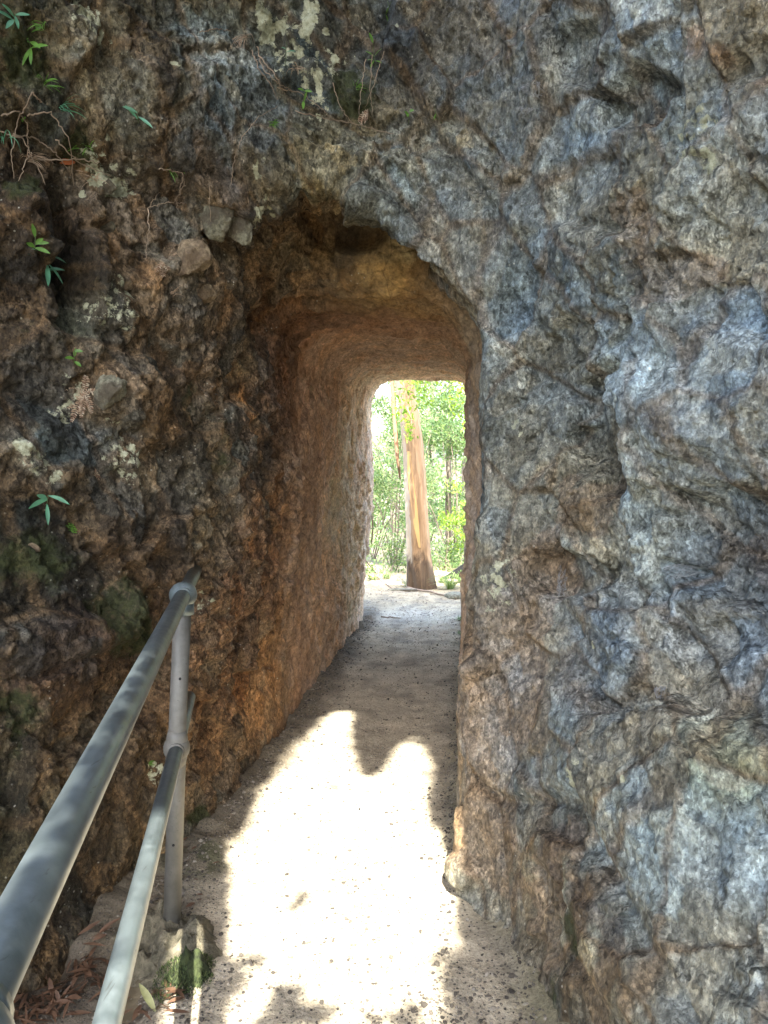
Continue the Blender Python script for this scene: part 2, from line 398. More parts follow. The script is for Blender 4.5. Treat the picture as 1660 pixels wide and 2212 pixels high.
def subdivide(V, Q):
    n = len(V); E = np.concatenate([Q[:, [0, 1]], Q[:, [1, 2]], Q[:, [2, 3]], Q[:, [3, 0]]]); E.sort(axis=1)
    key = E[:, 0].astype(np.int64) * n + E[:, 1]; u, first, inv = np.unique(key, return_index=True, return_inverse=True)
    inv = inv.reshape(-1)
    mid = (V[E[first, 0]] + V[E[first, 1]]) / 2; cen = V[Q].mean(1); m = len(Q)
    e = (inv + n).reshape(4, m).T; c = np.arange(m) + n + len(mid)
    V2 = np.concatenate([V, mid, cen])
    Q2 = np.concatenate([np.stack([Q[:, k], e[:, k], c, e[:, (k - 1) % 4]], 1) for k in range(4)])
    return V2, Q2
V, Q = surface_net()
fine = True
V, Q = subdivide(V, Q)
V = V.astype(np.float32)
def grad(V, e=0.012):
    x, y, z = V.T; g = np.stack([fields(x + e, y, z) - fields(x - e, y, z), fields(x, y + e, z) - fields(x, y - e, z), fields(x, y, z + e) - fields(x, y, z - e)], 1)
    return g / np.maximum(np.linalg.norm(g, axis=1), 1e-9)[:, None]
g = grad(V); f0 = fields(*V.T)
V -= g * np.clip(f0, -0.02, 0.02)[:, None] * 0.8          # settle on the surface
Nn = grad(V, 0.03)
tri0 = BVHTree  # placeholder name kept for readability

# where a photographed feature sits on the smooth rock: march the view ray through the field
def surf(px, py):
    d = ray(px, py); d = np.array(d); o = np.array(CAM); t = 0.6
    for k in range(400):
        p = o + d * t; f = float(fields(np.float64(p[0]), np.float64(p[1]), np.float64(p[2])))
        if f < 0.002: break
        t += max(min(f, 1.0) * 0.5, 0.004)
        if t > 9: break
    return o + d * t
def rad_at(p, r):                                      # display pixels to metres at point p
    return r * (p[1] + 0.0) / 1700
W = (V + np.stack([fbm(V * 1.3 + s, 2, 40 + s) for s in (1, 9, 23)], 1) * 0.06).astype(np.float32)   # warped domain
lw = sst(-.5, -.75, V[:, 0]); insd = sst(2.75 + .2 * lw, 3.3 + .9 * lw, V[:, 1]) * sst(7.0, 6.4, V[:, 1]) * sst(-1.5, -1.1, V[:, 0]) * sst(.6, .2, V[:, 0]) * sst(2.9, 2.5, V[:, 2])  # inside the tunnel
right = sst(-0.25, 0.05, V[:, 0] + 0.25 * (2.3 - V[:, 2]).clip(-1, 0) * 0)
ca, sa = math.cos(0.6), math.sin(0.6)
T = np.stack([W[:, 0] * ca + W[:, 2] * sa, W[:, 1], (-W[:, 0] * sa + W[:, 2] * ca) * 0.62], 1).astype(np.float32)   # tilted, stretched blocks
b1, e1, id1 = worley(T * 2.1, 3, 1.25, 0.04)
b2, e2, id2 = worley(T * 4.6, 31, 1.3, 0.05)
b3, e3, id3 = worley(T * 13.0, 57, 1.1, 0.10)
b4, e4, id4 = worley(W * 31.0, 91, 1.0, 0.2)
rdg = fbm(W * 3.0, 5, 5, 0.55, True)
low = fbm(V * 0.9, 3, 77)
fine_n = fbm(W * 22.0, 4, 12, 0.6)
out = 1 - insd
lo_r = sst(1.0, 0.3, V[:, 2]) * right
rough_m = sst(-.35, .45, fbm(V * 2.3, 3, 88))                      # some faces broke clean, others crumbled
Dr = 0.040 * b1 + 0.034 * b2 + (0.014 + 0.012 * rough_m) * b3 + (0.008 + 0.006 * rough_m) * b4 + 0.03 * low + (0.008 + 0.008 * rough_m) * fine_n
Dl = 0.050 * b1 + 0.030 * b2 + 0.022 * b3 + 0.012 * b4 + 0.010 * rdg + 0.06 * low + 0.014 * fine_n
pk = worley(np.stack([W[:, 0] * 9, W[:, 1] * 17, W[:, 2] * 6], 1).astype(np.float32), 7, 1.0, .2)[0]
Di = 0.014 * b1 + 0.010 * b2 + 0.011 * b3 * (.5 + 1.2 * sst(-.2, .4, low)) + 0.012 * pk + 0.006 * rdg + 0.03 * low + 0.008 * fine_n + .004 * b4
D = (Dr * right + Dl * (1 - right)) * out + Di * insd
D *= 1 - 0.45 * lo_r
D += 0.022 * sst(0.10, 0.0, e1) * -1 * out                      # cracks between big blocks
# keep the edges of the mouth and the foot of the walls where they are
edge = np.exp(-((V[:, 1] - 2.7) / 0.35) ** 2) * np.exp(-((V[:, 0] + 0.02) / 0.22) ** 2) * sst(2.3, 2.0, V[:, 2])
D *= 1 - 0.72 * edge
D *= 1 - 0.3 * np.exp(-((V[:, 1] - 6.5) / 0.3) ** 2)
D *= 0.55 + 0.45 * sst(0.0, 0.5, V[:, 2])
# named lumps (+) and hollows (-) seen in the photograph: x, y in the photograph, radius in its pixels, height in metres, stretch and lean
LUMPS = [(470, 260, 150, .09, 1.5, .2), (560, 420, 70, .03, 1, 0), (150, 500, 48, -.14, .45, 0), (160, 590, 60, -.10, .6, 0), (130, 470, 60, -.05, 1, 0),
         (90, 480, 80, .07, 1, 0), (765, 500, 60, -.10, 1.3, 0), (380, 480, 100, -.05, 1.3, 0), (1065, 520, 85, .06, .9, .3), (1240, 350, 150, .04, 1.1, .5),
         (1330, 480, 110, .05, 1.4, .3), (1290, 930, 75, -.12, .6, .1), (1290, 1085, 60, .035, 1.1, 0), (1400, 930, 110, .08, .8, .4), (1200, 1240, 60, -.09, 1.2, .2),
         (1570, 1180, 110, -.10, 1.0, .6), (1540, 900, 100, .06, 1.2, -.5), (1230, 110, 50, -.08, .7, .3), (1360, 210, 50, -.09, .8, .5), (1450, 600, 70, -.04, 1.4, -.5),
         (1560, 250, 70, .05, 1, 0), (1600, 480, 70, -.06, .8, .3), (1430, 40, 90, .05, 1.6, -.2), (998, 1885, 34, .035, .9, 0), (1070, 2050, 90, .05, 1, 0),
         (1180, 1980, 70, -.04, .8, 0), (1330, 2060, 100, .05, 1, 0), (240, 850, 60, .06, .8, .2), (220, 1270, 60, -.07, .8, 0), (350, 1280, 90, -.05, .7, .3),
         (230, 1180, 70, .05, .8, 0), (90, 1430, 120, .06, 1.2, 0), (60, 1000, 80, .05, 1, 0), (540, 720, 60, .04, .6, 0), (820, 470, 60, .05, 1.6, -.7),
         (740, 390, 130, .04, 1.8, 0), (700, 260, 80, -.05, 1.6, -.2), (1000, 400, 70, .03, .7, .3), (1220, 750, 80, -.05, 1.5, .7), (1120, 640, 60, -.04, .5, -.3),
         (60, 330, 100, -.06, 1.4, 0), (250, 640, 80, .05, 1.3, 0), (300, 1480, 80, -.05, 1, 0), (460, 1150, 70, .035, .7, 0), (1480, 1700, 160, .05, 1.2, .4), (1540, 1420, 120, -.05, 1.6, .6)]
for (px, py, r, h, st, ln) in LUMPS:
    p = surf(px, py); rr = rad_at(p, r)
    q = V - p.astype(np.float32)
    sdv = np.array([0.85, 0.1 if px > 900 else 0.2, 0], np.float32); hor = q @ (sdv / np.linalg.norm(sdv)); ver = q[:, 2]
    dep = q[:, 1] - 0
    u = (hor * math.cos(ln) + ver * math.sin(ln)) / (rr * st); v = (-hor * math.sin(ln) + ver * math.cos(ln)) / (rr / st)
    d = u * u + v * v + (dep / (rr * 2.2)) ** 2
    d *= np.clip(1 + 0.5 * b2 + 0.35 * b3, .4, 2)
    if px > 1050 and h > -.08 and py > 0: h = h * .75
    D += h * (sst(1.6, 0.35, d) if h > 0 else sst(1.5, 0.5, d)) * 0.9
D = D.astype(np.float32)
VR = V + Nn.astype(np.float32) * D[:, None]

# ---- rock colour blended from control spots, with hollow shade and tunnel glow painted in
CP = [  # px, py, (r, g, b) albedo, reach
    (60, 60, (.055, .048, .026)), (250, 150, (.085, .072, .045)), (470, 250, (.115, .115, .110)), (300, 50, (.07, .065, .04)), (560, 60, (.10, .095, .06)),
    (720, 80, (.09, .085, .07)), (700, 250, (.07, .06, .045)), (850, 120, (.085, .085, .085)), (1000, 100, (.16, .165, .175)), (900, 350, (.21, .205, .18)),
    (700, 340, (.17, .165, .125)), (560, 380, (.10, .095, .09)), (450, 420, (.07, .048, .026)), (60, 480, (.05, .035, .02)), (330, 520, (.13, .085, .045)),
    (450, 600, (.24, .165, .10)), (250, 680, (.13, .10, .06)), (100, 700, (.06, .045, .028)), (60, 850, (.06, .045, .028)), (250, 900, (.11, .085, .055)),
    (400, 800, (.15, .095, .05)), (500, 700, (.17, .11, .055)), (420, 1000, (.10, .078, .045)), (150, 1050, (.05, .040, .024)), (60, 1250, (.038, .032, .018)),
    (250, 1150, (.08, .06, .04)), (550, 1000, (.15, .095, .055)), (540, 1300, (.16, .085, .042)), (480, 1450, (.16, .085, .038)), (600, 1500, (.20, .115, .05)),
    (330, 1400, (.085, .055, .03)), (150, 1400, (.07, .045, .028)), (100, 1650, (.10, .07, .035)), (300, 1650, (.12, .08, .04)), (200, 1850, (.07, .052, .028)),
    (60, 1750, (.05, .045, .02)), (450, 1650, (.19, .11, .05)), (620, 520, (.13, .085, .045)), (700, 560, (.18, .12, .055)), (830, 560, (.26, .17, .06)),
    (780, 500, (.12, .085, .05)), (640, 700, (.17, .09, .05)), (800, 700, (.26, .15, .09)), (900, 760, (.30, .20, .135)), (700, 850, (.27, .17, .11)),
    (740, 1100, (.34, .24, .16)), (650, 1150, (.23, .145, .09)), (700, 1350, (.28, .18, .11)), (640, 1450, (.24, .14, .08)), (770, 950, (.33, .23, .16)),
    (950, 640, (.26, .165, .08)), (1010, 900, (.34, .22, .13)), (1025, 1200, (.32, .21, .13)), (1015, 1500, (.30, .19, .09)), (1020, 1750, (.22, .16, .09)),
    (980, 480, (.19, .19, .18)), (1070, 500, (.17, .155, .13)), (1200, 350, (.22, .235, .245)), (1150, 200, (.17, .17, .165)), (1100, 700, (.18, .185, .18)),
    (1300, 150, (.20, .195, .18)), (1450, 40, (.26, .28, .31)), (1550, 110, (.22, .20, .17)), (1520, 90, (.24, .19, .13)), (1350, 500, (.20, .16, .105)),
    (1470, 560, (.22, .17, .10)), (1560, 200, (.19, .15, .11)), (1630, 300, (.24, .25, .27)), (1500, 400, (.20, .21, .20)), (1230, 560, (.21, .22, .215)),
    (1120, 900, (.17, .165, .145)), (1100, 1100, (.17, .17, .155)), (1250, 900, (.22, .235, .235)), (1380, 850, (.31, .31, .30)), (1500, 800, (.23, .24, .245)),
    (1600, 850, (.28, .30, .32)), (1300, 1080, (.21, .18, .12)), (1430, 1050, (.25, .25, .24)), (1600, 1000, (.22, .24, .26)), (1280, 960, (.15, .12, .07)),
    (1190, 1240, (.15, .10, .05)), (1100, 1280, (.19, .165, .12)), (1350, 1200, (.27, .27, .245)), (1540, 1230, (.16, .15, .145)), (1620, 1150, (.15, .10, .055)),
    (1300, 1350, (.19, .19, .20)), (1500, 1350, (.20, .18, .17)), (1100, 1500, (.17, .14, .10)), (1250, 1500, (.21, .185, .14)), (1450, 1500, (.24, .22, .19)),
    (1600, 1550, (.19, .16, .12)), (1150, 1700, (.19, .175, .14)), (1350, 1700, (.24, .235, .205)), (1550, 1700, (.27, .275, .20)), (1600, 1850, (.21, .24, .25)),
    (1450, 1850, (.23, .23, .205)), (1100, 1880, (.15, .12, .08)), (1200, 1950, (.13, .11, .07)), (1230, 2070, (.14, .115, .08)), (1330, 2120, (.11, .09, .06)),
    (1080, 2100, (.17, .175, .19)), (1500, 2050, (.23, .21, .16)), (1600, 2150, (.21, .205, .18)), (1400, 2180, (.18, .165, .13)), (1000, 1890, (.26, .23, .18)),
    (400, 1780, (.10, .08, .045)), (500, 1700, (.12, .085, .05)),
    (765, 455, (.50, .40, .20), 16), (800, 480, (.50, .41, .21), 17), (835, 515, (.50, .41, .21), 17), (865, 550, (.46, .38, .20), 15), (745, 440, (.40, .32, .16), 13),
    (760, 510, (.035, .028, .018), 26), (740, 500, (.035, .028, .018), 22), (770, 570, (.06, .045, .028), 28), (610, 440, (.05, .04, .025), 25), (690, 545, (.26, .18, .08), 22), (640, 520, (.20, .14, .07), 30), (830, 590, (.40, .27, .10), 22),  # near-black spots paint the shade inside the niche hollow
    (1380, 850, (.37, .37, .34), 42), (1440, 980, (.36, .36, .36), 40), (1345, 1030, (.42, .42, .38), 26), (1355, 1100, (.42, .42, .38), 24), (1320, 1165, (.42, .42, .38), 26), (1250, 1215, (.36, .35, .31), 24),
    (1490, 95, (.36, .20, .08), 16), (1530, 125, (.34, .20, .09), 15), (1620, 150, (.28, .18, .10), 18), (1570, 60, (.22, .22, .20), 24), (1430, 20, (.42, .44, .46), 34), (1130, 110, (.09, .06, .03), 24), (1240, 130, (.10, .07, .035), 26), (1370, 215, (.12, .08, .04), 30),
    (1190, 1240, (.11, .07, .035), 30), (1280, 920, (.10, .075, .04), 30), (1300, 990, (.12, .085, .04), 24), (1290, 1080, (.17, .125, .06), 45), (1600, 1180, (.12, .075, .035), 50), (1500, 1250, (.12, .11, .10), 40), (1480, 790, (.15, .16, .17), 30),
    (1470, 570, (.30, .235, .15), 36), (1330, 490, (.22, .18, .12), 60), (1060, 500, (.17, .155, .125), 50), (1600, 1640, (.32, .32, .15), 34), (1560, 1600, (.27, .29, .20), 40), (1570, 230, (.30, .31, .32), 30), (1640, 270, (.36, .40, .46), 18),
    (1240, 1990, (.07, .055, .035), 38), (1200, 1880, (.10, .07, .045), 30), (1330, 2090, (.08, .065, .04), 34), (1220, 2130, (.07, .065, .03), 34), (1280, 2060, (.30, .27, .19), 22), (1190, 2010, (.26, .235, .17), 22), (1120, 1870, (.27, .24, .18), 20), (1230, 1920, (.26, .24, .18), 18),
    (470, 210, (.22, .23, .22), 60), (400, 190, (.20, .21, .20), 40), (560, 250, (.13, .135, .13), 40), (220, 180, (.20, .18, .12), 34), (300, 150, (.11, .09, .06), 34), (150, 140, (.17, .15, .10), 30), (240, 240, (.16, .14, .09), 30), (150, 520, (.02, .015, .01), 28), (160, 580, (.02, .016, .01), 26),  # the two near-black spots paint shade into the deep left crevice
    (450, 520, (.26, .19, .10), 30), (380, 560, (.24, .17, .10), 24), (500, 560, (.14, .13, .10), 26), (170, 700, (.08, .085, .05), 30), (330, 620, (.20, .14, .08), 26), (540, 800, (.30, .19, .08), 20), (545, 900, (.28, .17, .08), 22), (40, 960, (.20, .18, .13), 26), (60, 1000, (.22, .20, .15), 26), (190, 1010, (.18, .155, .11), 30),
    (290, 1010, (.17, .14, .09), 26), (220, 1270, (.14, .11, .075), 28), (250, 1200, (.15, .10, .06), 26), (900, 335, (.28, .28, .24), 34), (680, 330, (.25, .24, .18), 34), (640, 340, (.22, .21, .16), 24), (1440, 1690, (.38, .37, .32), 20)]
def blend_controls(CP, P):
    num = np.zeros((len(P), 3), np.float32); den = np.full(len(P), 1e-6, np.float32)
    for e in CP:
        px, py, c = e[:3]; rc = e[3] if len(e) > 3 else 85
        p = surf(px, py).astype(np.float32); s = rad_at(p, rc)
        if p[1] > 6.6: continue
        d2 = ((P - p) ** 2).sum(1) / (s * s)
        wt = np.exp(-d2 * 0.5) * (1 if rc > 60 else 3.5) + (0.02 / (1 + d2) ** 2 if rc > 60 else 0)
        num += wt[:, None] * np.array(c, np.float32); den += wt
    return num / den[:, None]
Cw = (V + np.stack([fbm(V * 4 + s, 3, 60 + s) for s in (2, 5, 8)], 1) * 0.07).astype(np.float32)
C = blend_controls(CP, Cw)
U1 = _U[id1]; U2 = _U[id2]; U3 = _U[id3]
blk = out * 0.9 + 0.15
tone = 1 + blk * (1 - .35 * right) * (0.30 * (U1[:, 5] - .5) + 0.55 * (U2[:, 5] - .5) + 0.45 * (U3[:, 5] - .5))
warm = blk * (1 - .45 * right) * (0.28 * (U2[:, 6] - .5) + 0.28 * (U3[:, 6] - .5) + 0.2 * (U1[:, 6] - .5))
exit_glow = (sst(2.7, 4.4, V[:, 1]) * sst(.25, .6, C.sum(1)) * sst(7, 6.4, V[:, 1]))[:, None]
C = C * (1 + exit_glow * np.array([.95, 1.1, 1.2], np.float32))  # lightens the tunnel rock toward the exit, painting in its glow
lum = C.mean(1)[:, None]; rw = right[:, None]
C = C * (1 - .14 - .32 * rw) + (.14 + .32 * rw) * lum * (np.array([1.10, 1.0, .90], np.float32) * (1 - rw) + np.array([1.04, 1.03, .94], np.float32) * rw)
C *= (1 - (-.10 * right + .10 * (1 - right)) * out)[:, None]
C = C * np.where((C[:, 2] > .72 * C[:, 0])[:, None], np.array([.92, 1.03, 1.05], np.float32), np.ones(3, np.float32))
C = C * tone[:, None] * np.stack([1 + warm, 1 + 0.15 * warm, 1 - 0.9 * warm], 1)
clay = sst(0.10, 0.02, e2) * 0.5 * out + sst(0.35, 0.9, fbm(W * 2.2, 4, 21) + 0.3) * 0.15 * right * out     # clay held in the joints
C = C * (1 - clay[:, None]) + clay[:, None] * np.array([.125, .082, .042], np.float32) * (0.8 + 0.5 * U3[:, 4:5])
C = np.clip(C, 0.008, 0.60)
cov = np.zeros((len(V), 3), np.float32)
def spot(px, py, r, ch, amt, sy=1.0):
    p = surf(px, py).astype(np.float32); s = rad_at(p, r); q = Cw - p
    d = np.sqrt(q[:, 0] ** 2 + (q[:, 1]) ** 2 + (q[:, 2] / sy) ** 2) / s
    cov[:, ch] = np.maximum(cov[:, ch], amt * sst(1.25, 0.4, d))
for (px, py, r, sy) in [(560, 60, 42, 1.6), (600, 30, 30, 1), (665, 50, 34, 2.4), (690, 110, 16, 1.5), (715, 190, 20, 2.2), (715, 80, 16, 1), (275, 290, 24, 1.3), (255, 385, 42, 1.1), (550, 410, 22, 2.0),
                        (585, 415, 14, 2.0), (545, 460, 16, 1.4), (500, 590, 16, 2), (155, 45, 34, 1), (335, 150, 30, .6), (1120, 915, 12, 1.6), (225, 650, 14, 1), (290, 660, 20, 1),
                        (75, 1185, 16, 1), (280, 890, 22, 1), (20, 990, 34, 1.3), (90, 1010, 20, 1), (180, 1030, 20, 1), (1070, 1300, 14, 2.4), (1085, 1130, 10, 2), (1390, 1690, 22, .8),
                        (1270, 1370, 12, 1.5), (215, 430, 14, 1), (30, 1150, 14, 1), (240, 1330, 20, .6), (330, 1690, 14, 1), (115, 935, 12, 1), (760, 130, 14, 1.5), (850, 40, 12, 1)]:
    spot(px, py, r, 0, 0.62, sy)
for (px, py, r, sy) in [(620, 90, 90, 1.4), (560, 430, 60, 1.4), (250, 360, 80, 1), (180, 60, 80, 1), (60, 1000, 90, 1), (250, 1000, 80, 1.2), (240, 660, 90, 1), (700, 180, 60, 2), (1120, 930, 40, 1.5), (1090, 1250, 50, 2.5), (150, 870, 80, 1), (1500, 300, 80, 1), (400, 1300, 90, 1), (1250, 1650, 60, 1.5), (330, 1680, 60, 1)]:
    spot(px, py, r, 0, 0.46, sy)
for (px, py, r, sy) in [(60, 1250, 150, 1), (60, 420, 70, 1), (100, 700, 80, .6), (200, 720, 70, .6), (150, 590, 60, .5), (40, 1500, 110, 1.5), (330, 1500, 90, 1), (200, 1880, 120, 1), (60, 100, 110, 1),
                        (300, 1620, 60, 1), (1230, 2000, 90, 1), (1190, 2160, 80, 1), (1350, 2010, 40, 1), (640, 260, 60, .6), (420, 1780, 60, .6), (590, 270, 30, 1), (100, 60, 80, 1), (780, 200, 90, .8), (1160, 1690, 30, .6),
                        (250, 1350, 120, 1.2), (450, 960, 90, 1.6), (200, 330, 90, .7)]:
    spot(px, py, r, 1, 0.42, sy)
cov[:, 1] *= (0.6 + 0.8 * sst(-.3, .4, fbm(W * 3, 4, 33)))
cov[:, 2] = right * out
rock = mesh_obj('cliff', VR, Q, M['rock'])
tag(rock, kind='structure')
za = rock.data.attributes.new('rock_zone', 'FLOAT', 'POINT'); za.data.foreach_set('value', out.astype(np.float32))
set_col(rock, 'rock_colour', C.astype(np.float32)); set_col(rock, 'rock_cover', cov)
bvh_rock = BVHTree.FromPolygons([tuple(v) for v in VR[:: 1].tolist()], Q.tolist())
def hit(px, py):
    d = ray(px, py); p, n, i, t = bvh_rock.ray_cast(CAM, d)
    if p is None: p = CAM + d * 3; n = -d
    if n.dot(d) > 0: n = -n
    return p, n

# ------------------------------------------------------------------ path and ground
def path_height(x, y):
    P = np.stack([x, y, 0 * x], 1).astype(np.float32)
    h = 0.012 * fbm(P * 2.2, 4, 3) + 0.004 * fbm(P * 14, 4, 9) + 0.0020 * fbm(P * 60, 3, 15)
    wl = -0.90 - 0.22 * np.clip(2.6 - y, 0, 3)                        # foot of the left wall
    h += 0.045 * sst(0.17, 0.0, x - wl) * (0.6 + 0.8 * fbm(P * 5, 3, 44)) * sst(7.0, 6.4, y)
    h += 0.03 * sst(0.07, 0.0, -0.03 - x + .28 * np.clip(2.7 - y, 0, 2)) * sst(6.8, 6.2, y)
    drop = sst(-0.72, -0.86, x + 0.03 * fbm(P * 6, 3, 4)) * sst(2.02, 1.90, y + 0.05 * fbm(P * 5, 3, 8)) # soil beside the concrete edge, near the post
    h -= 0.05 * drop
    # broken edge and cracks
    for (ax, ay, bx, by, wd) in [(-.95, 4.55, .0, 4.48, .012), (-.95, 6.0, .0, 6.05, .01), (-.74, 2.02, -.42, 1.90, .012), (-.42, 1.90, -.28, 1.78, .01)]:
        t = np.clip(((x - ax) * (bx - ax) + (y - ay) * (by - ay)) / ((bx - ax) ** 2 + (by - ay) ** 2), 0, 1)
        d = np.hypot(x - ax - t * (bx - ax), y - ay - t * (by - ay)) + 0.02 * fbm(P * 12, 3, 70)
        h -= 0.008 * sst(wd, 0, d)
    return h + 0.006
xs = axis([(-2.6, -1.3, .03), (-1.3, .3, .0085), (.3, 1.6, .05)]); ys = axis([(-.8, 1.4, .04), (1.4, 4.2, .0085), (4.2, 6.6, .015), (6.6, 9.5, .04)])
GX, GY = np.meshgrid(xs, ys, indexing='ij'); gx, gy = GX.ravel(), GY.ravel()
gz = path_height(gx, gy)
nx_, ny_ = len(xs), len(ys)
ii, jj = np.meshgrid(np.arange(nx_ - 1), np.arange(ny_ - 1), indexing='ij'); a0 = (ii * ny_ + jj).ravel()
FQ = np.stack([a0, a0 + ny_, a0 + ny_ + 1, a0 + 1], 1)
path = mesh_obj('path', np.stack([gx, gy, gz], 1), FQ, M['path']); tag(path, kind='structure')
P3 = np.stack([gx, gy, 0 * gx], 1).astype(np.float32)
pc = np.tile(np.array([[.42, .365, .265]], np.float32), (len(gx), 1))
pn = fbm(P3 * 3, 4, 90)
def blendc(m, c):
    global pc
    pc = pc * (1 - m[:, None]) + m[:, None] * np.array(c, np.float32)
wl = -0.90 - 0.22 * np.clip(2.6 - gy, 0, 3)
blendc(.8 * sst(3.2, 4.8, gy + .2 * pn), (.54, .47, .35))  # paler tone paints the exit's glow onto the tunnel floor
blendc(sst(6.3, 7.2, gy + .3 * pn), (.42, .34, .21))                                          # sandy soil outside
blendc(0.85 * sst(0.20, 0.03, gx - wl + 0.08 * pn) * sst(7.5, 6.5, gy), (.105, .085, .055))      # debris along the left wall
blendc(0.75 * sst(0.12, 0.0, -0.03 - gx + .28 * np.clip(2.7 - gy, 0, 2) + 0.05 * pn) * sst(7.0, 6.3, gy), (.14, .125, .06))
soil = sst(-0.72, -0.86, gx + 0.03 * fbm(P3 * 6, 3, 4)) * sst(2.02, 1.90, gy + 0.05 * fbm(P3 * 5, 3, 8))
blendc(soil, (.06, .045, .028))
blendc(0.8 * sst(-.3, -.1, fbm(P3 * 9, 4, 14)) * sst(0.16, 0.06, np.hypot(gx + .90, gy - 2.42)), (.05, .055, .02))
blendc(0.45 * sst(0.1, 0.6, fbm(P3 * 4.5, 4, 24)), (.19, .165, .125))
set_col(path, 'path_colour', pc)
gm = noisy_material('forest_floor', (.07, .055, .03), (.22, .18, .11), (1, 1, 1), .95, 0, .6, .03, 4)
gs = axis([(-400, -30, 30), (-30, -8, 2), (-8, 8, .4), (8, 30, 2), (30, 400, 30)])
GX2, GY2 = np.meshgrid(gs, gs, indexing='ij'); q = np.stack([GX2.ravel(), GY2.ravel()], 1)
hz = -0.05 - 0.10 * sst(9.5, 14, q[:, 1]) * np.clip(q[:, 1] - 9, 0, 40) * 0.5 + 0.03 * fbm(np.stack([q[:, 0], q[:, 1], 0 * q[:, 0]], 1).astype(np.float32) * .7, 3, 5)
n_ = len(gs); ii, jj = np.meshgrid(np.arange(n_ - 1), np.arange(n_ - 1), indexing='ij'); a0 = (ii * n_ + jj).ravel()
ground = mesh_obj('ground', np.stack([q[:, 0], q[:, 1], hz], 1), np.stack([a0, a0 + n_, a0 + n_ + 1, a0 + 1], 1), gm); tag(ground, kind='structure')
def gz_at(x, y): return float(path_height(np.array([x], float), np.array([y], float))[0])

# ------------------------------------------------------------------ loose gravel
ICO_V, ICO_F = None, None
def ico():
    bm = bmesh.new(); bmesh.ops.create_icosphere(bm, subdivisions=1, radius=1)
    v = np.array([x.co[:] for x in bm.verts], np.float32); f = np.array([[y.index for y in x.verts] for x in bm.faces]); bm.free(); return v, f
ICO_V, ICO_F = ico()
def pebbles(pos, size, seed=1):
    r = np.random.default_rng(seed); n = len(pos); m = len(ICO_V)
    j = 1 + r.uniform(-.35, .35, (n, m, 1)); V = ICO_V[None] * j
    sc = r.uniform(.6, 1.3, (n, 1, 3)) * np.array([1, 1, .65]); V = V * sc * size[:, None, None]
    a = r.uniform(0, 6.28, n); c, s = np.cos(a), np.sin(a)
    X = V[..., 0] * c[:, None] - V[..., 1] * s[:, None]; Yv = V[..., 0] * s[:, None] + V[..., 1] * c[:, None]
    V = np.stack([X, Yv, V[..., 2]], 2) + pos[:, None, :]
    F = (ICO_F[None] + (np.arange(n) * m)[:, None, None]).reshape(-1, 3)
    return V.reshape(-1, 3), F
def gravel():
    r = np.random.default_rng(5); n = 15000
    x = r.uniform(-.93, .18, n); y = 1.6 + 5.0 * r.random(n) ** 3.2
    keep = r.random(n) < 0.35 + 0.65 * sst(-.2, .4, fbm(np.stack([x, y, 0 * x], 1).astype(np.float32) * 3, 3, 6))
    # thicker along both walls
    x2 = np.concatenate([-.90 - .22 * np.clip(2.6 - (yy := 1.6 + 4.8 * r.random(2600)), 0, 3) + np.abs(r.normal(0, .07, 2600)), -.05 - np.abs(r.normal(0, .035, 1300))])
    y2 = np.concatenate([yy, 1.6 + 4.8 * r.random(1300)])
    x = np.concatenate([x[keep], x2]); y = np.concatenate([y[keep], y2])
    s = np.clip(np.exp(r.normal(-5.8, .45, len(x))), .0014, .0085)
    z = path_height(x, y) + s * .25
    V, F = pebbles(np.stack([x, y, z], 1), s)
    m = leaf_material('gravel_stone', [(.045, .038, .030), (.09, .078, .060), (.15, .13, .10), (.26, .23, .18)], .9, 0.0)
    o = mesh_obj('gravel', V, F, m, smooth=False); tag(o, 'fine loose gravel scattered over the concrete path', None, None, 'stuff')
gravel()

# ------------------------------------------------------------------ handrail
def galvanised(name, c0, c1, metal=.55, rough=.42):
    m = mat(name, rough, c0, metal); N = NT(m); co = N.coord()
    n = N.noise(co, 35, 5, .7); n2 = N.noise(N.coord((1, 1, .3)), 6, 5, .6)
    c = N.mix(1.0, N.ramp(n, [(.3, c0), (.7, c1)]), N.ramp(n2, [(.3, .70), (.7, 1.2)]), 'MULTIPLY'); sc = N.ramp(N.noise(N.coord((1, .08, 1), (.1, .2, .3)), 120, 3, .6), [(.66, 0.0), (.72, 1.0)]); c = N.mix(N.math('MULTIPLY', sc, .55), c, (.06, .06, .055)); fr = N.ramp(N.noise(co, 55, 5, .75), [(.68, 0.0), (.74, 1.0)]); c = N.mix(N.math('MULTIPLY', fr, .6), c, (.13, .075, .035)); N.l(c, N.b.inputs['Base Color'])
    N.l(N.ramp(n, [(.3, rough - .08), (.7, rough + .12)]), N.b.inputs['Roughness']); N.l(N.bump(n, .15, .001), N.b.inputs['Normal']); return m
M['galv'] = galvanised('galvanised_steel', (.13, .165, .17), (.20, .24, .245), .5, .36)
M['galv_post'] = galvanised('weathered_galvanised_steel', (.13, .125, .105), (.20, .19, .165), .3, .6)
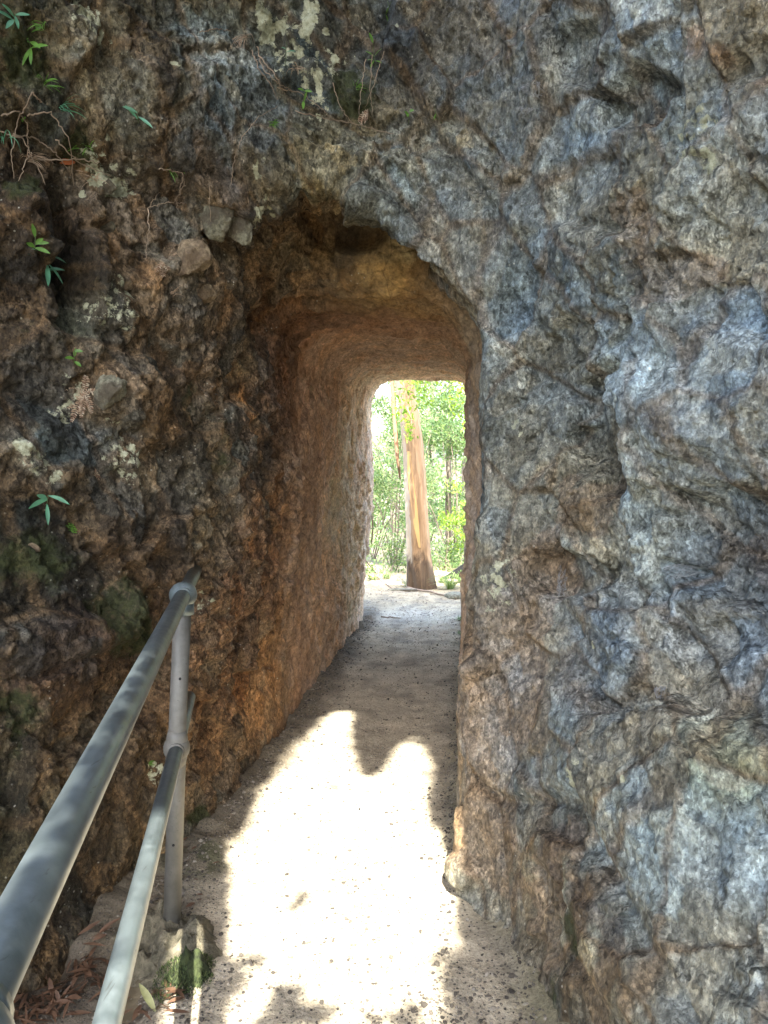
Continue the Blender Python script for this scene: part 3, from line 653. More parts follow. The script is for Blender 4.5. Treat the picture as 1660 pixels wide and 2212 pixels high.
def handrail():
    base = on_ground(368, 1992, 0.02); yb = base.y
    t = thing('handrail', 'grey galvanised two-rail steel handrail with ball fittings in front of the left rock wall', 'handrail', base)
    top = at_depth(396, 1285, yb + .02); mid = at_depth(382, 1616, yb + .01)
    vp = ray(536, 1008)
    L = lambda p: p - base
    def rail(name, c, a0, a1, r):
        m = MB(); m.tube([L(c + vp * a0), L(c + vp * (a0 + (a1 - a0) * .5)), L(c + vp * a1)], r, 28); return m.build(name, M['galv'], t)
    rail('top_rail', top, -3.4, .56, .0215); rail('lower_rail', mid, -3.4, .50, .0205)
    def post(x0, t_top, t_mid, t_base):
        m = MB(); m.tube([L(t_base) - Vector((0, 0, .1)), L(t_mid) - Vector((0, 0, .05)), L(t_mid), L(t_top)], .0243, 28); p = m.build('post', M['galv_post'], t)
        k = MB()
        k.ball(L(t_top), .0385, sq=(1, 1, .95)); k.tube([L(t_top) - Vector((0, 0, .055)), L(t_top) - Vector((0, 0, .02))], .0295, 24)
        # collars round the rail where it enters the ball
        for s in (-1, 1): k.tube([L(t_top + vp * s * .026), L(t_top + vp * s * .041)], .0265, 24)
        k.build('ball_fitting', M['galv'], t)
        k = MB(); k.ball(L(t_mid), .0370, sq=(1, 1, 1.02))
        u = (t_top - t_mid).normalized()
        k.tube([L(t_mid - u * .052), L(t_mid - u * .030), L(t_mid + u * .030), L(t_mid + u * .052)], [.0255, .0295, .0295, .0255], 24)
        k.tube([L(t_mid - vp * .040), L(t_mid - vp * .025)], .0245, 24)
        k.build('ball_fitting', M['galv_post'], t)
        return p
    post(0, top, mid, base)
    off = vp.copy(); off.z = 0; off = off * -1.75
    post(0, top + vp * -1.75, mid + vp * -1.75, base + off)
    for (px, py) in ((386, 1458), (372, 1814)):
        tt = (py - 1285) / (1992 - 1285); c = top.lerp(base, tt)
        d = (CAM - c); d.z = 0; d.normalize(); m = MB(); q = c + d * .0236 + Vector((-.0, 0, 0))
        m.tube([L(q - d * .004), L(q + d * .0012)], .0038, 12); m.build('bolt_hole', M['hole'], t)
    return base
post_base = handrail()
# mortar pad round the foot of the post, and moss on it
def dome_patch(name, cx, cy, rx, ry, h, matl, seed, n=44, rot=0.3, irregular=.35):
    r = np.random.default_rng(seed); V = []; F = []
    for i in range(n):
        for j in range(n):
            u, v = (i / (n - 1)) * 2 - 1, (j / (n - 1)) * 2 - 1; V.append((u, v, 0))
    V = np.array(V, np.float32); a = np.arctan2(V[:, 1], V[:, 0]); rr = np.hypot(V[:, 0], V[:, 1])
    wob = 1 + irregular * noise(np.stack([np.cos(a) * 1.3 + seed, np.sin(a) * 1.3, 0 * a], 1).astype(np.float32), seed)
    X = V[:, 0] * rx; Y = V[:, 1] * ry; x = cx + X * math.cos(rot) - Y * math.sin(rot); y = cy + X * math.sin(rot) + Y * math.cos(rot)
    d = rr / wob; P = np.stack([x, y, 0 * x], 1).astype(np.float32)
    z = path_height(x, y) - .012 + h * sst(1.0, .35, d) * (1 + .8 * fbm(P * 14, 5, seed, .65)) - .03 * sst(.9, 1.1, d)
    ii, jj = np.meshgrid(np.arange(n - 1), np.arange(n - 1), indexing='ij'); q = (ii * n + jj).ravel()
    return mesh_obj(name, np.stack([x, y, z], 1), np.stack([q, q + n, q + n + 1, q + 1], 1), matl)
mm = noisy_material('old_mortar', (.045, .042, .024), (.19, .165, .11), (1, 1, 1), .95, 0, 1.0, .02, 34)
tag(dome_patch('concrete_footing', post_base.x + .02, post_base.y - .07, .20, .19, .05, mm, 4), 'rough pale concrete footing set round the foot of the steel post', 'concrete footing')
def moss():
    c = on_ground(402, 2085, .03)
    md = noisy_material('moss', (.008, .012, .003), (.045, .06, .016), (1, 1, 1), 1, 0, 1, .01, 60)
    t = thing('moss_clump', 'dark green moss cushion on the concrete edge below the steel post', 'moss', c)
    o = dome_patch('cushion', c.x, c.y, .075, .105, .045, md, 9); o.parent = t; o.matrix_parent_inverse = Matrix.Translation(-c)
    m = MB(); r = random.Random(3)
    for k in range(1500):
        a = r.uniform(0, 6.28); rr = math.sqrt(r.random()); x = c.x + math.cos(a) * rr * .08; y = c.y + math.sin(a) * rr * .11
        z = gz_at(x, y) + .04 * (1 - rr * rr) if False else c.z + .035 * (1 - rr ** 2) - .034
        m.blade(Vector((x, y, z)) - c, (r.uniform(-.6, .6), r.uniform(-.6, .6), 1), (r.uniform(-1, 1), -1, 0), r.uniform(.005, .013), .0022, .6, 3)
    m.build('shoots', leaf_material('moss_shoot', [(.015, .028, .006), (.035, .055, .012), (.07, .09, .025)], .8, .15), t)
moss()

# ------------------------------------------------------------------ stones lodged in the bank
def make_stone(name, px, py, w_px, h_px, label, matl, depth=.6, seed=0, group='stones lodged in the left bank', proud=.25, lean=0.0):
    p, n = hit(px, py); s = rad_at(p, 1.0)
    bm = bmesh.new(); bmesh.ops.create_icosphere(bm, subdivisions=5, radius=1)
    v = np.array([x.co[:] for x in bm.verts], np.float32)
    r = np.random.default_rng(seed + 100)
    for k in range(9):                                   # cut flat faces
        d = r.normal(size=3); d /= np.linalg.norm(d); h = r.uniform(.55, .85); q = v @ d; v = v - np.maximum(q - h, 0)[:, None] * d
    v += .05 * np.stack([fbm(v * 3 + k, 5, seed + k, .65) for k in (1, 2, 3)], 1); v *= (1 + .05 * worley((v * 2.5).astype(np.float32), seed)[0])[:, None]
    v *= np.array([w_px * s * .62, depth * w_px * s * .62, h_px * s * .62])
    c, sn = math.cos(lean), math.sin(lean); v = np.stack([v[:, 0] * c - v[:, 2] * sn, v[:, 1], v[:, 0] * sn + v[:, 2] * c], 1)
    f = [[y.index for y in x.verts] for x in bm.faces]; bm.free()
    o = mesh_obj(name, v, np.array(f), matl, smooth=False); o.location = p + n * (proud - .5) * depth * w_px * s * .6
    o.rotation_euler = (0, 0, r.uniform(-.3, .3))
    me = o.data; me.polygons.foreach_set('use_smooth', [True] * len(me.polygons))
    tag(o, label, 'stone', group); return o
make_stone('lodged_stone', 460, 470, 80, 82, 'grey-brown angular stone with pointed top in the bank left of the arch lichen', M['stone_grey'], seed=1, lean=.4)
make_stone('lodged_stone', 517, 482, 52, 92, 'upright grey stone slab just under the white lichen by the arch', M['stone_grey'], seed=2)
make_stone('lodged_stone', 415, 560, 70, 78, 'cream blocky stone, the palest and largest below the two grey stones', M['stone'], seed=3, proud=.55)
make_stone('lodged_stone', 240, 845, 62, 80, 'grey wedge-shaped stone with a pale edge beside the dry fern fronds', M['stone_grey'], seed=4, lean=-.5)
make_stone('lodged_stone', 445, 635, 46, 36, 'small rounded tan stone under the cream blocky stone', M['stone'], seed=5)
make_stone('lodged_stone', 75, 1183, 34, 22, 'small whitish stone low on the dark left bank under the four-leaved plant', M['stone'], seed=6)
make_stone('lodged_stone', 270, 618, 40, 24, 'flat pale stone on the left bank between the leafy sprig and the cream block', M['stone'], seed=7)
make_stone('lodged_stone', 232, 405, 44, 30, 'small mossy grey stone beneath the left lichen patch', M['stone_grey'], seed=8)
make_stone('lodged_stone', 236, 495, 38, 26, 'round grey-brown stone right of the deep dark crevice', M['stone_grey'], seed=9)
# ------------------------------------------------------------------ small plants on the rock
def sprig(name, px, py, label, leaves, matl, size=.07, width=.011, group='green plants rooted in the rock face', droop=.5, stem_h=.04):
    size *= 1.1; width *= 1.1; stem_h *= 1.4; p, n = hit(px, py); t = thing(name, label, 'plant', p, group=group); r = random.Random(px * 7 + py)
    out_ = n.copy(); side = Vector((-n.y, n.x, 0)).normalized(); up = Vector((0, 0, 1))
    tip = out_ * .03 + up * stem_h
    m = MB(); m.tube([-out_ * .015, out_ * .015 + up * stem_h * .4, tip], [.0014, .0012, .0008], 6); m.build('stem', M['stem'], t)
    for (a, L, el) in leaves:
        d = side * math.cos(R(a)) * -1 + up * math.sin(R(a)) + out_ * el
        m = MB(); q = tip * r.uniform(.25, 1.0); m.blade(q, d, out_ + up * .6, L * size, width * (0.8 + .3 * r.random()), droop, 8); m.build('leaf', matl, t)
    return t
sprig('lance_leaf_plant', 97, 600, 'green plant with long blue-green lance leaves midway up the left bank', [(0, 1.0, .5), (12, .9, .3), (168, .6, .4), (95, .8, .3), (120, .6, .5), (-70, .9, .5), (-120, .75, .4), (60, .5, .4), (200, .55, .5)], M['leaf_blue'], .085, .014)
sprig('lance_leaf_plant', 75, 545, 'small bright green leafy tip just above the blue-green lance-leaved plant', [(150, .5, .3), (175, .55, .3), (80, .5, .3), (40, .35, .4), (120, .4, .4)], M['leaf_fresh'], .07, .012)
sprig('lance_leaf_plant', 100, 1098, 'lone green plant with four spreading leaves low on the dark left bank', [(8, 1.0, .4), (178, 1.0, .4), (-85, 1.0, .6), (50, .6, .3)], M['leaf_blue'], .058, .013, droop=.7)
sprig('lance_leaf_plant', 28, 75, 'green sprig of narrow leaves at the top left corner of the bank', [(20, .9, .4), (40, .7, .4), (-40, .8, .5), (150, .6, .4), (-100, .6, .4)], M['leaf_blue'], .06, .011)
sprig('lance_leaf_plant', 72, 120, 'drooping bright green sprig below the top left corner sprig', [(160, .9, .3), (-60, .9, .4), (-100, .9, .5), (30, .7, .4), (-20, .6, .4), (190, .7, .4)], M['leaf_fresh'], .06, .011)
sprig('lance_leaf_plant', 62, 262, 'small broad-leaved green plant among the dry roots at upper left', [(95, .7, .5), (30, .5, .4), (150, .6, .4), (-60, .5, .4)], M['leaf_fresh'], .05, .014)
sprig('lance_leaf_plant', 300, 275, 'green sprig with a long pale leaf beside the left lichen patch', [(60, .8, .4), (35, .7, .3), (200, .9, .3)], M['leaf_blue'], .06, .010)
sprig('lance_leaf_plant', 160, 795, 'tiny green sprig above the dry fern fronds', [(95, .6, .4), (20, .6, .4), (160, .5, .4), (200, .5, .4)], M['leaf_fresh'], .045, .009)
sprig('lance_leaf_plant', 655, 232, 'tiny green sprig left of the bleached fern over the arch', [(100, .7, .4), (20, .5, .4), (165, .5, .4), (-80, .6, .4)], M['leaf_fresh'], .05, .009)
sprig('lance_leaf_plant', 617, 146, 'single small blue-green leaf plant by the dry grass above the arch', [(175, .8, .4), (10, .4, .4)], M['leaf_blue'], .04, .011)
sprig('lance_leaf_plant', 830, 40, 'small green rosette at the top centre of the cliff', [(30, .8, .4), (150, .8, .4), (-90, .7, .4), (90, .6, .4), (210, .6, .4)], M['leaf_fresh'], .035, .011)
sprig('lance_leaf_plant', 810, 148, 'low green leafy plant right of the hanging roots at top centre', [(30, .8, .4), (150, .9, .4), (-70, .7, .4), (70, .8, .4), (210, .8, .4), (0, .6, .4)], M['leaf_fresh'], .04, .010)
sprig('lance_leaf_plant', 883, 276, 'left one of two tiny green seedlings on the grey rock above the arch', [(60, .9, .4), (150, .6, .4), (-40, .5, .4)], M['leaf_fresh'], .026, .008)
sprig('lance_leaf_plant', 953, 272, 'right one of two tiny green seedlings on the grey rock above the arch', [(85, .9, .4), (-85, .8, .4), (10, .4, .4)], M['leaf_fresh'], .030, .008)
def tuft(name, px, py, label, n, L, matl, spread=1.0, wd=.004, group='grass tufts on the rock face', droop=1.6, cat='grass tuft', up_bias=.8):
    p, nn = hit(px, py); t = thing(name, label, cat, p, group=group); r = random.Random(px + py * 3)
    side = Vector((-nn.y, nn.x, 0)).normalized(); up = Vector((0, 0, 1))
    for k in range(n):
        d = side * r.uniform(-1, 1) * spread + up * r.uniform(.1, 1) * up_bias + nn * r.uniform(.2, .8)
        m = MB(); m.blade((r.uniform(-.008, .008), 0, r.uniform(-.008, .008)), d, nn + up * .3, L * r.uniform(.5, 1.1), wd * r.uniform(.6, 1.2), droop * r.uniform(.6, 1.4), 9); m.build('blade', matl, t)
tuft('grass_tuft', 130, 235, 'arching green grass tuft at upper left of the bank', 16, .085, M['leaf_blue'])
tuft('grass_tuft', 190, 318, 'arching green grass tuft right of the red-brown dead leaf', 12, .065, M['leaf_fresh'])
tuft('grass_tuft', 8, 310, 'long pale grass blades drooping at the left edge of the picture', 6, .14, M['leaf_blue'], wd=.006, droop=2.6)
tuft('grass_tuft', 370, 368, 'thin green grass tuft below the grey boulder on the left', 8, .05, M['leaf_fresh'])
tuft('grass_tuft', 535, 80, 'pale dry grass tuft with trailing stalks among the top lichen', 26, .15, M['dry_frond'], .5, .0022, droop=3.2, up_bias=.2)
tuft('grass_tuft', 590, 268, 'small bright green mossy tuft above the arch', 34, .022, M['leaf_fresh'], wd=.003)
tuft('grass_tuft', 322, 1650, 'small dark green moss tuft behind the lower rail', 30, .02, M['leaf_fresh'], wd=.003, group='moss tufts on the rock face')
def frond_fern(name, px, py, label, fr, matl, group='dry ferns on the rock face'):
    p, nn = hit(px, py); t = thing(name, label, 'fern', p, group=group); r = random.Random(px)
    side = Vector((-nn.y, nn.x, 0)).normalized(); up = Vector((0, 0, 1))
    for (a, L) in fr:
        d = (side * -math.cos(R(a)) + up * math.sin(R(a)) + nn * .45).normalized(); m = MB(); q = Vector((0, 0, 0)); pts = [q.copy()]
        n = int(L / .006)
        for i in range(n):
            d = (d + Vector((0, 0, -1)) * .045).normalized(); q = q + d * (L / n); pts.append(q.copy())
            lw = .014 * math.sin(math.pi * (.12 + .85 * i / n)) ** .8
            for s in (-1, 1):
                ld = (d.cross(nn).normalized() * s + d * .35 + Vector((r.uniform(-.2, .2),) * 3)); m.blade(q, ld, nn, lw, .0048, .5, 3)
        m.tube(pts, .0007, 5); m.build('frond', matl, t)
tuft('grass_tuft', 95, 60, 'feathery bright green tuft right of the top left corner sprig', 14, .06, M['leaf_fresh'])
tuft('grass_tuft', 95, 185, 'thin green tuft between the drooping sprig and the dry roots', 14, .06, M['leaf_fresh'])
tuft('grass_tuft', 60, 345, 'brown dead grass tuft under the dry roots', 26, .08, M['dry_frond'], wd=.0025)
tuft('grass_tuft', 205, 390, 'dead brown grass wisps hanging over the left lichen patch', 16, .06, M['dry_frond'], wd=.0022)
tuft('grass_tuft', 640, 150, 'wiry dead grass hanging beside the top lichen', 18, .08, M['dry_frond'], wd=.002, droop=3)
tuft('grass_tuft', 770, 190, 'low dark green tuft among the dead stalks', 18, .04, M['leaf_fresh'], wd=.003)
tuft('grass_tuft', 370, 640, 'wispy brown dead tuft under the cream blocky stone', 20, .05, M['dry_frond'], wd=.002)
frond_fern('dry_fern', 185, 845, 'dry pinkish fern with several hanging fronds on the left bank', [(-30, .07), (-55, .10), (-80, .08), (20, .06), (-120, .07), (100, .05), (165, .06)], M['dry_frond'])
frond_fern('dry_fern', 350, 565, 'small dry brown fern frond hanging left of the cream blocky stone', [(-95, .055), (-70, .04), (-120, .035)], M['dry_frond'])
frond_fern('dry_fern', 795, 235, 'bleached white fern fronds on the rock over the arch', [(-60, .05), (-100, .05), (-130, .045), (-30, .05), (20, .04)], M['dry_frond'])
frond_fern('dry_fern', 205, 1010, 'tiny dry fern frond on the left bank right of the pale lichen', [(-90, .035), (-60, .03)], M['dry_frond'])
frond_fern('green_fern', 155, 1130, 'tiny green fern low on the left bank beside the four-leaved plant', [(-80, .035), (-30, .03), (-120, .03)], M['leaf_fresh'], 'green ferns on the rock face')
def strand(pxs, off=.012, wob=.004, seed=0, steps=10):
    r = random.Random(seed); pts = []
    for i in range(len(pxs) - 1):
        for k in range(steps):
            t = k / steps; x = pxs[i][0] * (1 - t) + pxs[i + 1][0] * t; y = pxs[i][1] * (1 - t) + pxs[i + 1][1] * t
            pts.append((x, y))
    pts.append(pxs[-1]); deps = []
    for (x, y) in pts: deps.append((hit(x, y)[0] - CAM).length)
    d2 = [min(deps[max(0, i - 4):i + 5]) for i in range(len(deps))]; d2 = [sum(d2[max(0, i - 3):i + 4]) / len(d2[max(0, i - 3):i + 4]) for i in range(len(d2))]
    return [CAM + ray(x, y) * (dd - off) + Vector((r.uniform(-wob, wob), r.uniform(-wob, wob), r.uniform(-wob, wob))) for (x, y), dd in zip(pts, d2)]
def twigs(name, label, lines, rad=.0016, group='hanging roots and twigs on the left bank', cat='root'):
    P = [strand(l, seed=i + len(label), wob=.003) for i, l in enumerate(lines)]
    o = P[0][0]; t = thing(name, label, cat, o, group=group)
    for i, pts in enumerate(P):
        m = MB(); k = len(pts); m.tube([p - o for p in pts], [rad * (1.25 - .7 * j / k) for j in range(k)], 6); m.build('strand', M['twig'], t)
twigs('dry_root', 'tangle of pale dry roots with drooping ends at the upper left edge', [[(5, 250), (40, 240), (60, 270), (62, 340), (40, 390)], [(30, 290), (80, 300), (120, 330), (150, 370)], [(0, 285), (50, 300), (100, 400)], [(60, 250), (110, 240), (150, 300), (160, 400)],
      [(90, 220), (70, 200), (40, 260), (25, 330), (30, 385)], [(120, 300), (170, 350), (240, 380)], [(80, 345), (180, 345), (215, 352)]], .0019)
twigs('dry_root', 'brown root loop hanging below the grey boulder above the clay bank', [[(345, 365), (375, 370), (395, 375), (400, 400), (380, 430), (385, 455)], [(395, 385), (388, 420), (375, 440)], [(400, 440), (360, 437), (320, 450), (345, 415)], [(320, 450), (322, 500), (315, 560)]])
twigs('dry_root', 'thin wiry root arching down from the top grass to the arch lichen', [[(500, 400), (505, 350), (520, 300), (560, 250), (600, 230)]], .0012)
twigs('dry_root', 'fan of fine brown rootlets hanging above the middle of the arch', [[(545, 110), (560, 150), (590, 190), (600, 215)], [(555, 100), (570, 150), (600, 180), (640, 200)], [(600, 190), (650, 200), (690, 230), (720, 260)], [(560, 120), (600, 170), (610, 200)], [(640, 240), (700, 255), (780, 270), (850, 290)], [(430, 70), (470, 62), (500, 68)]], .0015)
twigs('dry_root', 'upright cluster of thin dead stalks right of the bleached fern', [[(790, 130), (780, 200), (775, 260)], [(805, 120), (800, 190), (805, 250)], [(830, 110), (810, 180), (790, 230)], [(720, 180), (735, 230), (760, 265)]], .0013)
twigs('dry_root', 'single fine root hanging straight down over the grey and cream stones', [[(452, 395), (455, 480), (462, 545), (480, 590)]], .0009)
# dead leaves
rl = random.Random(21)
def curled_leaf(name, p, nn, L, Wd, label, matl, ang, group, cat='dead leaf'):
    side = Vector((-nn.y, nn.x, 0)); side = side.normalized() if side.length > .1 else Vector((1, 0, 0)); other = nn.cross(side)
    d = side * math.cos(ang) + other * math.sin(ang); m = MB(); m.blade(-d * L * .5, d + nn * rl.uniform(-.1, .25), nn + side * rl.uniform(-.6, .6), L, Wd, rl.uniform(0, .45), 8, rl.uniform(.1, .5))
    o = m.build(name, matl); o.location = p + nn * .006; tag(o, label, cat, group)
p, n_ = hit(146, 346); curled_leaf('dead_leaf', p, n_, .055, .020, 'red-brown dead leaf caught in the dry roots at upper left', leaf_material('rust_leaf', [(.30, .08, .025), (.34, .10, .03)], .6, .1), 0.1, 'dead leaves')
def litter():
    spots = []
    for k in range(120):
        t = rl.random(); px = 40 + 210 * t + rl.uniform(-45, 45); py = 2190 - 135 * t + rl.uniform(-32, 32)
        spots.append((px, py))
    for k in range(26): spots.append((rl.uniform(240, 390), rl.uniform(2120, 2215)))
    for k in range(14): spots.append((rl.uniform(330, 470), rl.uniform(1800, 2000)))
    grp = [('curled red-brown dead gum leaf in the heap at the foot of the left wall', 'dead leaves heaped at the foot of the left wall'), ('dead leaf on the dark soil between the rail and the concrete footing', 'dead leaves on the soil below the rails'), ('small dead leaf in the shaded gravel behind the steel post', 'dead leaves in the gravel behind the post')]
    for i, (px, py) in enumerate(spots):
        g = on_ground(px, py, 0.0); z = gz_at(g.x, g.y); hp, hn = hit(px, py)
        if (hp - CAM).length < (g - CAM).length: p0 = hp; n0 = (hn + Vector((0, 0, .6))).normalized()
        else: p0 = Vector((g.x, g.y, z + rl.uniform(0, .018))); n0 = Vector((rl.uniform(-.5, .5), rl.uniform(-.5, .5), 1)).normalized()
        lab, gg = grp[0 if i < 120 else 1 if i < 146 else 2]
        curled_leaf('fallen_leaf', p0, n0, rl.uniform(.035, .075) * (1 if i < 146 else .5), rl.uniform(.006, .014), lab, M['dead_leaf'], rl.uniform(0, 6.28), gg)
litter()
g = on_ground(318, 2160, .01); curled_leaf('fallen_leaf', Vector((g.x, g.y, gz_at(g.x, g.y) + .03)), Vector((.2, -.3, 1)).normalized(), .085, .018, 'pale olive sickle-shaped leaf lying below the concrete footing', leaf_material('olive_leaf', [(.26, .26, .11), (.3, .3, .13)], .5, .2), 1.9, None, 'fallen leaf')
# ------------------------------------------------------------------ cobwebs on the right face
def cobweb(px, py, w_, h_, label, seed, n=26):
    r = random.Random(seed); c, nn = hit(px, py); t = thing('cobweb', label, 'cobweb', c, group='cobwebs on the right rock face'); m = MB()
    P = []
    for k in range(n):
        a = r.uniform(0, 6.28); q, _ = hit(px + math.cos(a) * w_ * r.uniform(.4, 1), py + math.sin(a) * h_ * r.uniform(.4, 1)); P.append(q - c + nn * .006)
    for k in range(n * 2):
        a, b = r.choice(P), r.choice(P)
        if (a - b).length < 1e-3: continue
        mid = (a + b) / 2 + Vector((0, 0, -.006)) + nn * .01; m.tube([a, a.lerp(mid, .6), mid, mid.lerp(b, .4), b], .00026, 4)
    m.build('silk', M['web'], t)
cobweb(1150, 195, 34, 22, 'white cobweb in the hollow near the top centre-right of the rock', 1, 40)
cobweb(1217, 1255, 12, 48, 'narrow cobweb hanging below the brown hollow beside the tunnel', 2, 22)
cobweb(1470, 1238, 70, 18, 'wide wispy cobweb strung along the crack on the right', 3, 26)
cobweb(1425, 1490, 18, 20, 'small round cobweb on the right rock face below the wide one', 4, 18)
cobweb(1140, 235, 20, 12, 'faint cobweb just under the white one at top centre-right', 5, 14)

# ------------------------------------------------------------------ beyond the tunnel
def leaf_cloud(centres, radii, n, size, seed=0, flat=.8, hole=None, aspect=.55):
    r = np.random.default_rng(seed); cs = np.array(centres, float); rs = np.array(radii, float)
    vol = rs.prod(1) ** (2 / 3); k = r.choice(len(cs), n, p=vol / vol.sum())
    d = r.normal(size=(n, 3)); d /= np.linalg.norm(d, axis=1)[:, None]; d *= (r.random((n, 1)) ** .45)
    P = cs[k] + d * rs[k]
    if hole is not None: P = P[hole(P)]; n = len(P)
    a = r.normal(size=(n, 3)); a /= np.linalg.norm(a, axis=1)[:, None]; b = r.normal(size=(n, 3)); b[:, 2] *= flat; b -= (a * b).sum(1)[:, None] * a; b /= np.linalg.norm(b, axis=1)[:, None]
    nrm = np.cross(a, b); s = size * r.uniform(.5, 1.3, (n, 1))
    V = np.stack([P - a * s, P - b * s * aspect * .5 + nrm * s * .1, P + a * s, P + b * s * aspect * .5 + nrm * s * .1], 1).reshape(-1, 3)
    i = np.arange(n) * 4; F = np.concatenate([np.stack([i, i + 1, i + 2], 1), np.stack([i, i + 2, i + 3], 1)])
    return V, F
def shrub(name, label, cat, x, y, z0, h, wd, matl, seed, n=3800, leaf=.035, group='shrubs beyond the tunnel', dens=1.0, low=.0):
    r = random.Random(seed); t = thing(name, label, cat, (x, y, z0), group=group)
    cs = []; rs = []
    for k in range(22):
        a = r.uniform(0, 6.28); rr = r.random() ** .5 * wd; zz = h * (low + (1 - low) * r.random())
        cs.append((math.cos(a) * rr, math.sin(a) * rr * .8, zz)); q = r.uniform(.10, .26) * wd + .08; rs.append((q, q, q * .75))
    V, F = leaf_cloud(cs, rs, int(n * dens), leaf, seed); mesh_obj('foliage', V, F, matl, t, False)
    m = MB()
    for k in range(9):
        c = Vector(cs[k]); b = Vector((r.uniform(-.05, .05), r.uniform(-.05, .05), -.1)); mid = b.lerp(c, .5) + Vector((r.uniform(-.1, .1), r.uniform(-.1, .1), .1)); m.tube([b, mid, c], [.010, .007, .003], 6)
    m.build('stem', M['bark_dark'], t)
    return t
def at(px, y): return at_depth(px, 985, y).x
shrub('shrub', 'glossy green shrub left of the big trunk beyond the tunnel', 'shrub', at(850, 9.6), 9.6, -.1, 2.2, .75, M['leaf_shrub'], 1, 6500, .028)
shrub('shrub', 'dense green shrub at the left edge of the tunnel exit', 'shrub', at(800, 10.4), 10.6, -.2, 2.6, .9, M['leaf_shrub'], 2, 6500, .03)
shrub('shrub', 'dark green leafy shrub right of the big trunk beyond the tunnel', 'shrub', at(985, 10.0), 10.0, -.1, 2.5, .85, M['leaf_shrub'], 3, 7000, .03)
shrub('shrub', 'low yellow-green shrub at the right edge of the tunnel exit', 'shrub', at(1030, 9.2), 9.2, -.1, 1.1, .42, M['leaf_yellow'], 4, 2200, .03)
shrub('shrub', 'tall mid-green shrub directly behind the big trunk', 'shrub', at(905, 12.0), 12.2, -.5, 3.2, 1.3, M['leaf_shrub'], 5, 7500, .04)
shrub('shrub', 'pale green shrub far behind at the left of the exit', 'shrub', at(800, 14.5), 14.5, -.8, 3.6, 1.3, M['leaf_grey'], 6, 6500, .045)
shrub('shrub', 'ferny green undergrowth clump at the foot of the left shrubs', 'shrub', at(835, 8.9), 8.9, -.05, .55, .36, M['leaf_shrub'], 7, 2200, .024)
shrub('shrub', 'low green clump between the big trunk and the black board', 'shrub', at(965, 9.1), 9.2, -.05, .6, .30, M['leaf_shrub'], 8, 1800, .024)
def tree(name, label, x, y, z0, h, rad, cr, crz, matl, seed, n, leaf, lean=(0, 0), group='trees beyond the tunnel', flat=.8, barkm='bark_dark', branches=14):
    r = random.Random(seed); t = thing(name, label, 'tree', (x, y, z0), group=group); m = MB()
    pts = [Vector((lean[0] * s * s * h, lean[1] * s * s * h, h * s)) for s in [i / 10 for i in range(11)]]
    pts = [p + Vector((r.uniform(-1, 1), r.uniform(-1, 1), 0)) * rad * .5 for p in pts]; m.tube(pts, [rad * (1.15 - .85 * i / 10) for i in range(11)], 12); m.build('trunk', M[barkm], t)
    cs = []; rs = []; b = MB()
    for k in range(branches):
        s = r.uniform(.35, 1); i = int(s * 10); p = pts[min(i, 10)]; a = r.uniform(0, 6.28); L = cr * r.uniform(.5, 1); e = p + Vector((math.cos(a) * L, math.sin(a) * L, r.uniform(-.1, .5) * crz))
        b.tube([p, p.lerp(e, .5) + Vector((0, 0, .12 * L)), e], [rad * .3, rad * .18, rad * .05], 6)
        for u in (.55, .8, 1.0): c = p.lerp(e, u); q = cr * r.uniform(.14, .30); cs.append(tuple(c + Vector((r.uniform(-.2, .2), r.uniform(-.2, .2), r.uniform(-.1, .2))) * cr * .4)); rs.append((q, q, q * .6))
    b.build('branches', M[barkm], t); V, F = leaf_cloud(cs, rs, n, leaf, seed, flat); mesh_obj('crown', V, F, matl, t, False)
tree('slim_tree', 'slim dark-stemmed tree behind the shrubs right of the big trunk', at(972, 10.6), 10.6, -.2, 4.2, .045, 1.1, 1.2, M['leaf_shrub'], 31, 5200, .035)
tree('feathery_tree', 'feathery grey-green tree with drooping foliage at upper right of the exit', at(1010, 13.5), 13.5, -.6, 5.6, .08, 1.7, 1.8, M['leaf_grey'], 32, 8000, .05, flat=.3)
tree('slim_tree', 'pale distant tree at upper left of the exit against the bright sky', at(850, 19), 19, -1, 6.2, .10, 2.0, 1.8, M['leaf_grey'], 33, 5000, .06)
tree('slim_tree', 'distant green tree seen between the big trunk and the feathery tree', at(930, 20), 20.5, -1.2, 6.0, .10, 2.3, 2.0, M['leaf_shrub'], 34, 7000, .07)
# wooded slope closing the view low down
r_ = np.random.default_rng(8); cs = [(r_.uniform(-16, 10), r_.uniform(18, 26), r_.uniform(-1.5, 1.3)) for k in range(160)]; rs = [(1.2, 1.2, .9)] * 160
V2, F2 = leaf_cloud(cs, rs, 26000, .12, 4); wd_ = mesh_obj('woodland', V2, F2, M['leaf_shrub'], None, False); tag(wd_, 'far mass of green undergrowth closing the view behind the shrubs', None, None, 'stuff')

